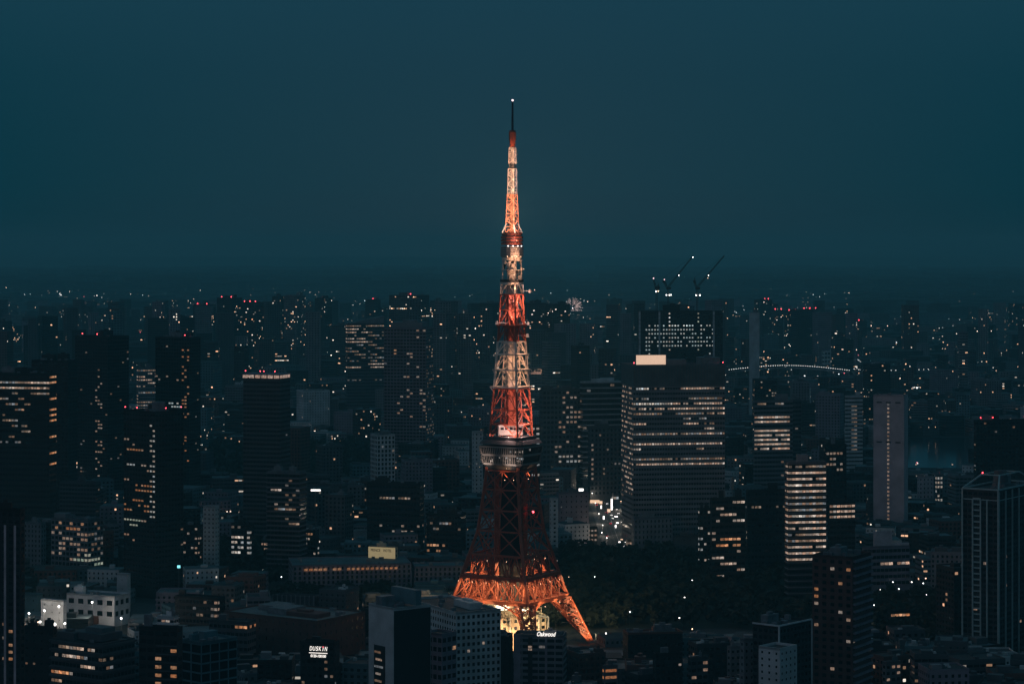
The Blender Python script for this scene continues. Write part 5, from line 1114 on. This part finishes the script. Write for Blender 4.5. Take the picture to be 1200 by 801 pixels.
LP = {'white': lamp_proto(LAMPW, .42, 9), 'warm': lamp_proto(LAMPO, .42, 8)}
used = {'white': False, 'warm': False}
def put_lamp(x, y, kind, light=0):
    if not used[kind]: o = LP[kind]; used[kind] = True; o.location = (x, y, 0)
    else: o = dup(LP[kind], (x, y, 0), 0)
    LABELQ.append((o, kind + ' street lamp'))
    if light:
        l = bpy.data.lights.new('street_light', 'POINT'); l.energy = light; l.color = (1, .82, .64); l.shadow_soft_size = .4
        p = bpy.data.objects.new('street_light', l); COL.objects.link(p); p.parent = o; p.location = (0, -2, 8.2)
    return o
def free(x, y, r):
    for f in FOOT:
        if abs(x - f[0]) < f[2] + r and abs(y - f[1]) < f[2] + r:
            c, s = math.cos(-f[5]), math.sin(-f[5]); dx, dy = x - f[0], y - f[1]; lx, ly = dx * c - dy * s, dx * s + dy * c
            if abs(lx) < f[3] / 2 + r and abs(ly) < f[4] / 2 + r: return False
    return True
PARKS = [(640, 955, 1565, 1950), (540, 720, 1440, 1640), (236, 462, 2480, 2990), (190, 330, 1755, 2010), (325, 480, 1590, 1715), (955, 1110, 1440, 1640), (1048, 1235, 2690, 3160), (322, 445, 3160, 3380), (40, 165, 1470, 1530), (1000, 1110, 1640, 1700)]
def inpark(px_, D_): return any(a - 2 <= px_ <= b + 2 and c - 8 <= D_ <= d + 8 for a, b, c, d in PARKS)
for k in range(7):
    put_lamp(76.5, 1985 + 90 * k, 'white', 2400); put_lamp(101, 2010 + 90 * k, 'warm', 4200)
for (px_, py_, kd) in ((697, 676, 'white'), (811, 680, 'white'), (807, 689, 'white'), (802, 700, 'white'), (738, 717, 'white'), (837, 676, 'white'), (796, 724, 'white'), (710, 742, 'white'), (1031, 691, 'white'), (1046, 682, 'white'), (1068, 682, 'white'), (1053, 690, 'white'), (1039, 703, 'white'), (1093, 678, 'white'), (1109, 682, 'white'),
     (1085, 697, 'white'), (1024, 709, 'white'), (1106, 710, 'white'), (1061, 707, 'warm'), (1022, 732, 'white'), (308, 668, 'white'), (330, 676, 'white'), (305, 690, 'white'), (410, 709, 'white'), (422, 709, 'white'), (380, 690, 'warm'), (236, 676, 'white'), (272, 697, 'white'), (275, 697, 'white'), (300, 697, 'white'), (466, 685, 'warm'), (481, 687, 'warm'), (1134, 780, 'white')):
    D_ = FPX * (CAMZ - 8.5) / (py_ - HOR); x, y = gp(px_, D_)
    put_lamp(x, y, kd)
# ---------------------------------------------------------------- filler blocks of the city
rnd = random.Random(77)
def allowed(px0, px1, ytop, D_):
    for (xl, xr, yt, yb, hd) in HERO:
        if hd > D_ + 5 and px1 > xl + 1 and px0 < xr - 1:
            if ytop < yt + (yb - yt) * (.72 if hd < 3000 else .45): return False
    return True
def ground_limit(px_, D_):      # keep the roofs of the low town below the heads of what stands behind
    if 520 < px_ < 740 and D_ < 1480: return 764
    if 640 < px_ < 960 and D_ < 1580: return 744
    if 1055 < px_ < 1145 and 2100 < D_ < 2700: return 553
    if D_ < 1420: return 752
    if 520 < px_ < 725 and D_ < 1560: return 742
    return 0
cand = []
D_ = 1130.0
while D_ < 3700:
    step = 25 + (D_ - 1100) * .006
    x = -.216 * D_
    while x < .216 * D_:
        st = rnd.uniform(19, 34) * (1 + (D_ - 1100) * .00018); w = st * rnd.uniform(.62, .9); d = step * rnd.uniform(.55, .82)
        cx, cy_ = x + st / 2, D_ + step / 2 + rnd.uniform(-2, 2); x += st
        px_ = 600 + cx * FPX / cy_
        if inpark(px_, cy_) or (AVX0 - 7 - w / 2 < cx < AVX1 + 7 + w / 2 and 1940 < cy_ < 2720) or not free(cx, cy_, max(w, d) / 2 + 1.5): continue
        if rnd.random() < .05: continue
        hh = min(60, rnd.lognormvariate(2.75, .42)) if cy_ < 2100 else min(80, rnd.lognormvariate(2.95, .5))
        if cy_ < 1400: hh = rnd.uniform(10, 42)
        for _ in range(7):
            yt = HOR + (CAMZ - hh) * FPX / (cy_ - d / 2); hw = w / 2 * FPX / cy_ * 1.1
            if yt > ground_limit(px_, cy_) and allowed(px_ - hw, px_ + hw, yt, cy_): break
            hh *= .75
        if hh < 4.5: continue
        if yt > 806: continue
        cand.append((w * hh / cy_ ** 2, cx, cy_, w, d, hh, px_, yt))
    D_ += step
cand.sort(reverse=True)
NIND = 172
PAL = [('black', 'black', .6, .5), ('dark', 'dark', .6, .5), ('dark', 'dark', .85, .42), ('slate', 'slate', .5, .5), ('slate', 'slate', .9, .4), ('grey', 'grey', .42, .5), ('grey', 'grey', .85, .4), ('dusk', 'mauve', .4, .45), ('pale', 'pale', .3, .4), ('teal', 'teal', .5, .45), ('brown', 'brown', .5, .5), ('slate', 'slate', .25, .35)]
def facmats(str_, lits=(.012, .08)):
    M = []
    for (wk, _, wu, wv) in PAL:
        for lt, st_ in ((lits[0], 1.2 * str_), (lits[1], 1.1 * str_)): M.append(facade(wk, wu, wv, lt, st_, .55, .02 if wu > .8 else 0))
    return M
NEARM, MIDM, FARM = facmats(1.0), facmats(1.1), facmats(1.9, (.006, .05))
def fbox(g, cx, cy_, w, d, hh, rz, mi, roofmi, uo, px_=3.4, fh=3.4, nearest=True):
    c, s = math.cos(rz), math.sin(rz); cs = [(cx + u * c - v * s, cy_ + u * s + v * c) for u, v in ((-w / 2, -d / 2), (w / 2, -d / 2), (w / 2, d / 2), (-w / 2, d / 2))]
    nf = max(1, int((hh - 2) / fh)); par = .9
    for i, n in ((0, max(1, round(w / px_))), (1, max(1, round(d / px_))), (2, 3), (3, max(1, round(d / px_)))):
        if i == 2 and not nearest: continue
        p, q = cs[i], cs[(i + 1) % 4]; z0 = hh - par - nf * fh; uu = uo + i * 50
        g.face([(*p, z0), (*q, z0), (*q, hh - par), (*p, hh - par)], [(uu, 1), (uu + n, 1), (uu + n, 1 + nf), (uu, 1 + nf)], mi)
        g.face([(*p, hh - par), (*q, hh - par), (*q, hh), (*p, hh)], None, mi)
        if z0 > 0: g.face([(*p, 0), (*q, 0), (*q, z0), (*p, z0)], None, mi)
    g.face([(*p, hh) for p in cs], None, roofmi)
    return cs
def size_word(hh, w): return 'low' if hh < 13 else ('mid-rise' if hh < 26 else 'tall')
n_ind = 0
for (ar, cx, cy_, w, d, hh, px_, yt) in cand[:NIND]:
    k = rnd.randrange(len(PAL)); lit = rnd.random() < .38; base = rnd.choice((0, 14, -12, 24, -20, 8)); rz = R(base)
    wk, cw, wu, wv = PAL[k]
    nm_ = 'low_building' if hh < 14 else ('apartment_block' if wu < .8 else 'office_block')
    o = empty(nm_, (cx, cy_, 0), rz, None, 'building', 'small blocks of the lower city')
    g = MB(); fbox(g, 0, 0, w, d, hh, 0, 0, 1, rnd.randrange(0, 900) * 10.0)
    if rnd.random() < .35:
        nf = int(hh / 3.4)
        for j in range(1, nf): g.box(-w / 2 - .5, -d / 2 - .6, j * 3.4 - .9 + (hh % 3.4), w / 2 + .5, -d / 2 + .02, j * 3.4 + (hh % 3.4), 2)
    g.build('wall', [NEARM[2 * k + (1 if lit else 0)], ROOFM if rnd.random() < .6 else ROOFL, wallmat(wk)], o)
    g = MB(); t_ = .3
    for (x0, y0, x1, y1) in ((-w / 2, -d / 2, w / 2, -d / 2 + t_), (-w / 2, d / 2 - t_, w / 2, d / 2), (-w / 2, -d / 2 + t_, -w / 2 + t_, d / 2 - t_), (w / 2 - t_, -d / 2 + t_, w / 2, d / 2 - t_)): g.box(x0, y0, hh + .01, x1, y1, hh + .8, bottom=False)
    rf = g.build('roof_parapet', wallmat(wk), o)
    for q in range(rnd.choice((2, 3, 5))):
        bx, by = rnd.uniform(-w / 2 + 1.6, w / 2 - 1.6), rnd.uniform(-d / 2 + 1.6, d / 2 - 1.6); u_, v_ = rnd.uniform(.5, 1.3), rnd.uniform(.5, 1.2); g = MB(); g.box(bx - u_, by - v_, hh + .01, bx + u_, by + v_, hh + rnd.uniform(.7, 1.9), bottom=False); g.build('roof_unit', wallmat(rnd.choice(('grey', 'slate', 'pale'))), rf)
    feat = ''
    nb = rnd.choice((0, 1, 1, 2))
    for q in range(nb):
        bw, bd, bh = w * rnd.uniform(.2, .4), d * rnd.uniform(.2, .4), rnd.uniform(1.8, 3.6); bx, by = rnd.uniform(-w / 2 + bw / 2 + .4, w / 2 - bw / 2 - .4), rnd.uniform(-d / 2 + bd / 2 + .4, d / 2 - bd / 2 - .4)
        g = MB(); g.box(bx - bw / 2, by - bd / 2, hh + .01, bx + bw / 2, by + bd / 2, hh + bh, bottom=False)
        if rnd.random() < .4: g.cyl(bx, by, hh + bh, hh + bh + 1.6, min(bw, bd) * .3, None, 8)
        g.build('machine_room', wallmat(rnd.choice((wk, 'slate', 'grey'))), rf)
    FOOT.append((cx, cy_, math.hypot(w, d) / 2, w, d, rz))
    LABELQ.append((o, size_word(hh, w) + ' ' + cw + (' lit' if lit else '') + ' block' + (', flat roof' if nb == 0 else ''), hh))
# the rest of the low city, too many to count
g = MB(); mats = MIDM + [ROOFM, ROOFL]; nR = len(MIDM)
for (ar, cx, cy_, w, d, hh, px_, yt) in cand[NIND:]:
    k = rnd.randrange(len(PAL)); rz = R(rnd.choice((0, 14, -12, 24, -20, 8)))
    cs = fbox(g, cx, cy_, w, d, hh, rz, 2 * k + (1 if rnd.random() < .4 else 0), nR + (rnd.random() < .35), rnd.randrange(0, 9000) * 10.0)
    if rnd.random() < .7:
        s_ = min(w, d) * rnd.uniform(.2, .32); ox, oy = rnd.uniform(-w * .2, w * .2), rnd.uniform(-d * .2, d * .2)
        g.box(cx + ox - s_ / 2, cy_ + oy - s_ / 2, hh + .01, cx + ox + s_ / 2, cy_ + oy + s_ / 2, hh + rnd.uniform(1.5, 3.5), 2 * k, bottom=False)
tag(g.build('city_blocks', mats), 'dense mass of small dim city blocks spreading behind and between the landmarks', kind='stuff')
# hazy far city
g = MB(); mats = FARM + [ROOFM, ROOFL]; nR = len(FARM); D_ = 3700.0; nfar = 0
while D_ < 26000:
    step = 60 + (D_ - 3700) * .018; x = -.217 * D_
    while x < .217 * D_:
        st = rnd.uniform(.8, 1.6) * step * .8; cx, cy_ = x + st / 2, D_ + rnd.uniform(0, step * .4); x += st; px_ = 600 + cx * FPX / cy_
        if inpark(px_, cy_) or not free(cx, cy_, st * .45): continue
        tall = rnd.random() < (.20 if cy_ < 8000 else .25); hh = rnd.uniform(60, 165) if tall else min(60, rnd.lognormvariate(3.0, .5))
        if px_ > 850: hh *= .75
        yt = HOR + (CAMZ - hh) * FPX / cy_
        if yt < (349 if 100 < px_ < 1000 else 362) and cy_ < 14000: hh = CAMZ - (rnd.uniform(350, 376) - HOR) * cy_ / FPX
        if cy_ >= 14000: hh = rnd.uniform(8, 60); tall = False
        if 842 < px_ < 1010 and cy_ < 4450: hh = min(hh, CAMZ - (441 - HOR) * cy_ / FPX)
        if 650 < px_ < 704 and yt < 378: hh = min(hh, CAMZ - (379 - HOR) * cy_ / FPX)
        if px_ > 1000 and rnd.random() < .6: hh = min(hh, 40)
        if hh < 6: hh = rnd.uniform(6, 22)
        w = st * (.32 if tall else rnd.uniform(.45, .8)); k = rnd.randrange(len(PAL)); k = k if k != 8 else 3
        fbox(g, cx, cy_, w, min(w, step * .6), hh, R(rnd.choice((0, 15, -15, 25))), (2 * k + (1 if rnd.random() < .35 else 0)) if cy_ < 10500 and not (px_ > 1000 and cy_ > 8000) else nR, nR, rnd.randrange(0, 9000) * 10.0, 4.5, 4.2, False); nfar += 1
    D_ += step
tag(g.build('distant_city', mats), 'far hazy city of countless blocks fading towards the horizon', kind='stuff')
# points of light scattered over the far city: masts and lamp posts
lm = [glow('far_lamp_peach', [(1, .6, .42), (1, .8, .66)], 5, lo=.05, power=3), glow('far_lamp_white', [(1, .92, .85), (.8, .95, 1)], 5, lo=.05, power=3), glow('far_lamp_red', [(1, .15, .2), (1, .3, .35)], 3, lo=.2)]
g = MB()
for k in range(1500):
    t_ = rnd.random(); D_ = 2100 + 11000 * t_ ** 1.5; px_ = rnd.uniform(-10, 1210)
    if px_ > 1000 and D_ > 8000 and rnd.random() < .7: continue
    if math.sin(px_ * .021 + D_ * .0011) + math.sin(px_ * .047 - D_ * .0023 + 2) + rnd.uniform(-.8, .8) < -.1: continue
    if inpark(px_, D_): continue
    x = (px_ - 600) * D_ / FPX; hgt = rnd.choice((7, 9, 12, 18, 30)) if D_ > 3000 else rnd.choice((7, 9, 12))
    if not free(x, D_, 2): continue
    s_ = .32 + D_ * .00011 * rnd.uniform(.5, 1.1); g.box(x - s_, D_ - s_, hgt, x + s_, D_ + s_, hgt + 2 * s_, rnd.choice((0, 0, 0, 1, 1, 2) if k % 3 else (0, 1)))
    g.box(x - .1, D_ - .1, 0, x + .1, D_ + .1, hgt, 3)
for q in range(46):      # lit streets: strings of lamps in one line
    D0 = rnd.uniform(2300, 8500); px_ = rnd.uniform(0, 1200); x, y = gp(px_, D0); a = rnd.choice((0, 0, 0, 1.2, 1.5, 1.8, .15, -.12)); n_ = rnd.randrange(10, 34); mi_ = rnd.choice((0, 0, 1)); sp = rnd.uniform(22, 38) * (1 + D0 / 9000)
    for k in range(n_):
        xx, yy = x + math.cos(a) * sp * k, y + math.sin(a) * sp * k
        if inpark(600 + xx * FPX / yy, yy) or not free(xx, yy, 2): continue
        s_ = .3 + yy * .00010; g.box(xx - s_, yy - s_, 14, xx + s_, yy + s_, 14 + 2 * s_, mi_); g.box(xx - .1, yy - .1, 0, xx + .1, yy + .1, 14, 3)
for (px0, px1, y0, y1, n) in ((900, 990, 441, 450, 40), (1050, 1140, 448, 456, 40), (985, 1010, 450, 452, 9), (1015, 1060, 398, 403, 14), (320, 400, 505, 512, 10), (420, 460, 498, 503, 14), (750, 760, 420, 424, 4), (55, 80, 340, 352, 8), (640, 690, 350, 362, 10), (850, 885, 360, 366, 6)):
    for k in range(n):
        px_, py_ = rnd.uniform(px0, px1), rnd.uniform(y0, y1); hgt = 12; D_ = FPX * (CAMZ - hgt) / (py_ - HOR); x = (px_ - 600) * D_ / FPX; s_ = .4 + D_ * .00015; g.box(x - s_, D_ - s_, hgt, x + s_, D_ + s_, hgt + 2 * s_, rnd.choice((0, 1, 1))); g.box(x - .1, D_ - .1, 0, x + .1, D_ + .1, hgt, 3)
tag(g.build('city_lights', lm + [POLEM]), 'countless far lamps twinkling over the hazy city', kind='stuff')
# nearer lamps between the blocks, one object each
n = 0
while n < 130:
    D_ = rnd.uniform(1400, 2300); px_ = rnd.uniform(0, 1200); x, y = gp(px_, D_)
    if not free(x, y, 2.0) or inpark(px_, D_): continue
    put_lamp(x, y, rnd.choice(('white', 'warm'))); n += 1
# ---------------------------------------------------------------- trees
LEAF = plain('leaves_dark', (.016, .022, .014), .9, noise=.5, scale=.6); BARK = plain('bark', (.05, .035, .025), .9)
def crown(g, cx, cy_, z0, hgt, r, rnd, conifer=False, n=90, s=1.0):
    lobes = [(rnd.uniform(-.45, .45) * r, rnd.uniform(-.45, .45) * r, rnd.uniform(.25, .8)) for _ in range(5)]
    for _ in range(n):
        if conifer:
            f = rnd.random() ** 1.3; rr = r * (1 - f) * rnd.uniform(.3, 1.05) + .2; a = rnd.uniform(0, 6.283); c = Vector((cx + rr * math.cos(a), cy_ + rr * math.sin(a), z0 + hgt * f))
        else:
            lx, ly, lz = rnd.choice(lobes); d = Vector((rnd.gauss(0, 1), rnd.gauss(0, 1), rnd.gauss(0, 1))).normalized() * r * .55 * rnd.random() ** .4
            c = Vector((cx + lx + d.x, cy_ + ly + d.y, z0 + hgt * lz + d.z * .8))
        u = Vector((rnd.gauss(0, 1), rnd.gauss(0, 1), rnd.gauss(0, .6))).normalized() * s * rnd.uniform(.5, 1.1); v = u.cross(Vector((rnd.gauss(0, 1), rnd.gauss(0, 1), rnd.gauss(0, 1)))).normalized() * s * rnd.uniform(.4, .9)
        g.face([c - u - v, c + u - v, c + u + v, c - u + v])
def tree_proto(name, conifer, hgt, r, seed):
    rr = random.Random(seed); o = empty(name, (0, 0, 0), 0, 'dark tree', 'tree', 'dark trees around the hotel and the park')
    g = MB(); g.cyl(0, 0, 0, hgt * .55, .35, .16, 7)
    for k in range(4): a = rr.uniform(0, 6.28); g.bar((0, 0, hgt * rr.uniform(.3, .5)), (r * .5 * math.cos(a), r * .5 * math.sin(a), hgt * rr.uniform(.55, .7)), .16)
    g.build('trunk', BARK, o); g = MB(); crown(g, 0, 0, hgt * (.15 if conifer else .3), hgt * (.85 if conifer else .65), r, rr, conifer, 260, .75); g.build('crown', LEAF, o); return o
TP = [tree_proto('conifer_tree', True, 17, 3.6, 1), tree_proto('conifer_tree', True, 14, 3.2, 2), tree_proto('broadleaf_tree', False, 12, 5.0, 3), tree_proto('broadleaf_tree', False, 10, 4.4, 4)]
tu = [False] * 4
def put_tree(x, y, k):
    if not tu[k]: o = TP[k]; tu[k] = True; o.location = (x, y, 0)
    else: o = dup(TP[k], (x, y, 0), rnd.uniform(0, 6))
    s_ = rnd.uniform(.8, 1.2); o.scale = (s_, s_, s_)
    LABELQ.append((o, 'dark pointed tree' if k < 2 else 'dark rounded tree'))
for k in range(30):
    px_ = 345 + k * 6.6 + rnd.uniform(-2, 2); D_ = rnd.uniform(1600, 1690); x, y = gp(px_, D_); put_tree(x, y, rnd.choice((0, 1, 0, 2) if 385 < px_ < 430 else (2, 3, 2, 1)))
for k in range(46):
    px_ = rnd.uniform(640, 950); D_ = rnd.choice((rnd.uniform(1570, 1600), rnd.uniform(1900, 1940))); x, y = gp(px_, D_); put_tree(x, y, rnd.choice((2, 3)))
g = MB(); rr = random.Random(9)
for (a, b, c, d) in PARKS[:6] + [PARKS[9]]:
    n = int((b - a) * (c + d) / 2 / FPX * (d - c) / 95)
    for k in range(min(n, 620)):
        px_, D_ = rr.uniform(a, b), rr.uniform(c, d); x, y = gp(px_, D_)
        if not free(x, y, 3) or (abs(x) < 62 and 1440 < y < 1562) or (AVX0 - 6 < x < AVX1 + 6 and y > 1940): continue
        crown(g, x, y, 3, 8, rr.uniform(4.5, 7), rr, False, 30, 1.9)
tag(g.build('woods', LEAF), 'dark unlit tree canopy filling the parks below the towers', kind='stuff')
# ---------------------------------------------------------------- labels: each tells where the thing stands next to a landmark
ORD = ['nearest', 'second', 'third', 'fourth', 'fifth', 'sixth', 'seventh', 'eighth', 'ninth', 'tenth', 'eleventh', 'twelfth', 'thirteenth', 'fourteenth', 'fifteenth', 'sixteenth', 'seventeenth', 'eighteenth']
ANCH.append(('lattice tower', 598, 700, 540, 660)); ANCH.append(('firework', 671, 360, 660, 682))
groups = {}
for it in LABELQ:
    o, desc = it[0], it[1]; hz_ = it[2] * .7 if len(it) > 2 else 6; sx_, sy_ = PX((o.location.x, o.location.y, hz_))
    best = None
    for (ref, ax, ay, xl, xr) in ANCH:
        if ref.startswith('small hazy') or ay < 380: continue
        dx = 0 if xl <= sx_ <= xr else min(abs(sx_ - xl), abs(sx_ - xr)); d = math.hypot(dx, (sy_ - ay) * .8)
        if best is None or d < best[0]: best = (d, ref, ax, ay, xl, xr)
    d, ref, ax, ay, xl, xr = best
    rel = 'left of' if sx_ < xl else ('right of' if sx_ > xr else ('below' if sy_ > ay + 6 else 'above'))
    groups.setdefault((desc, rel, ref), []).append((d, o))
for (desc, rel, ref), L_ in groups.items():
    L_.sort(key=lambda t: t[0])
    for i, (d, o) in enumerate(L_):
        od = '' if len(L_) == 1 else (', ' + ORD[min(i, len(ORD) - 1)] + ' one')
        o['label'] = (desc + od + ' ' + rel + ' the ' + ref) if rel not in () else ''
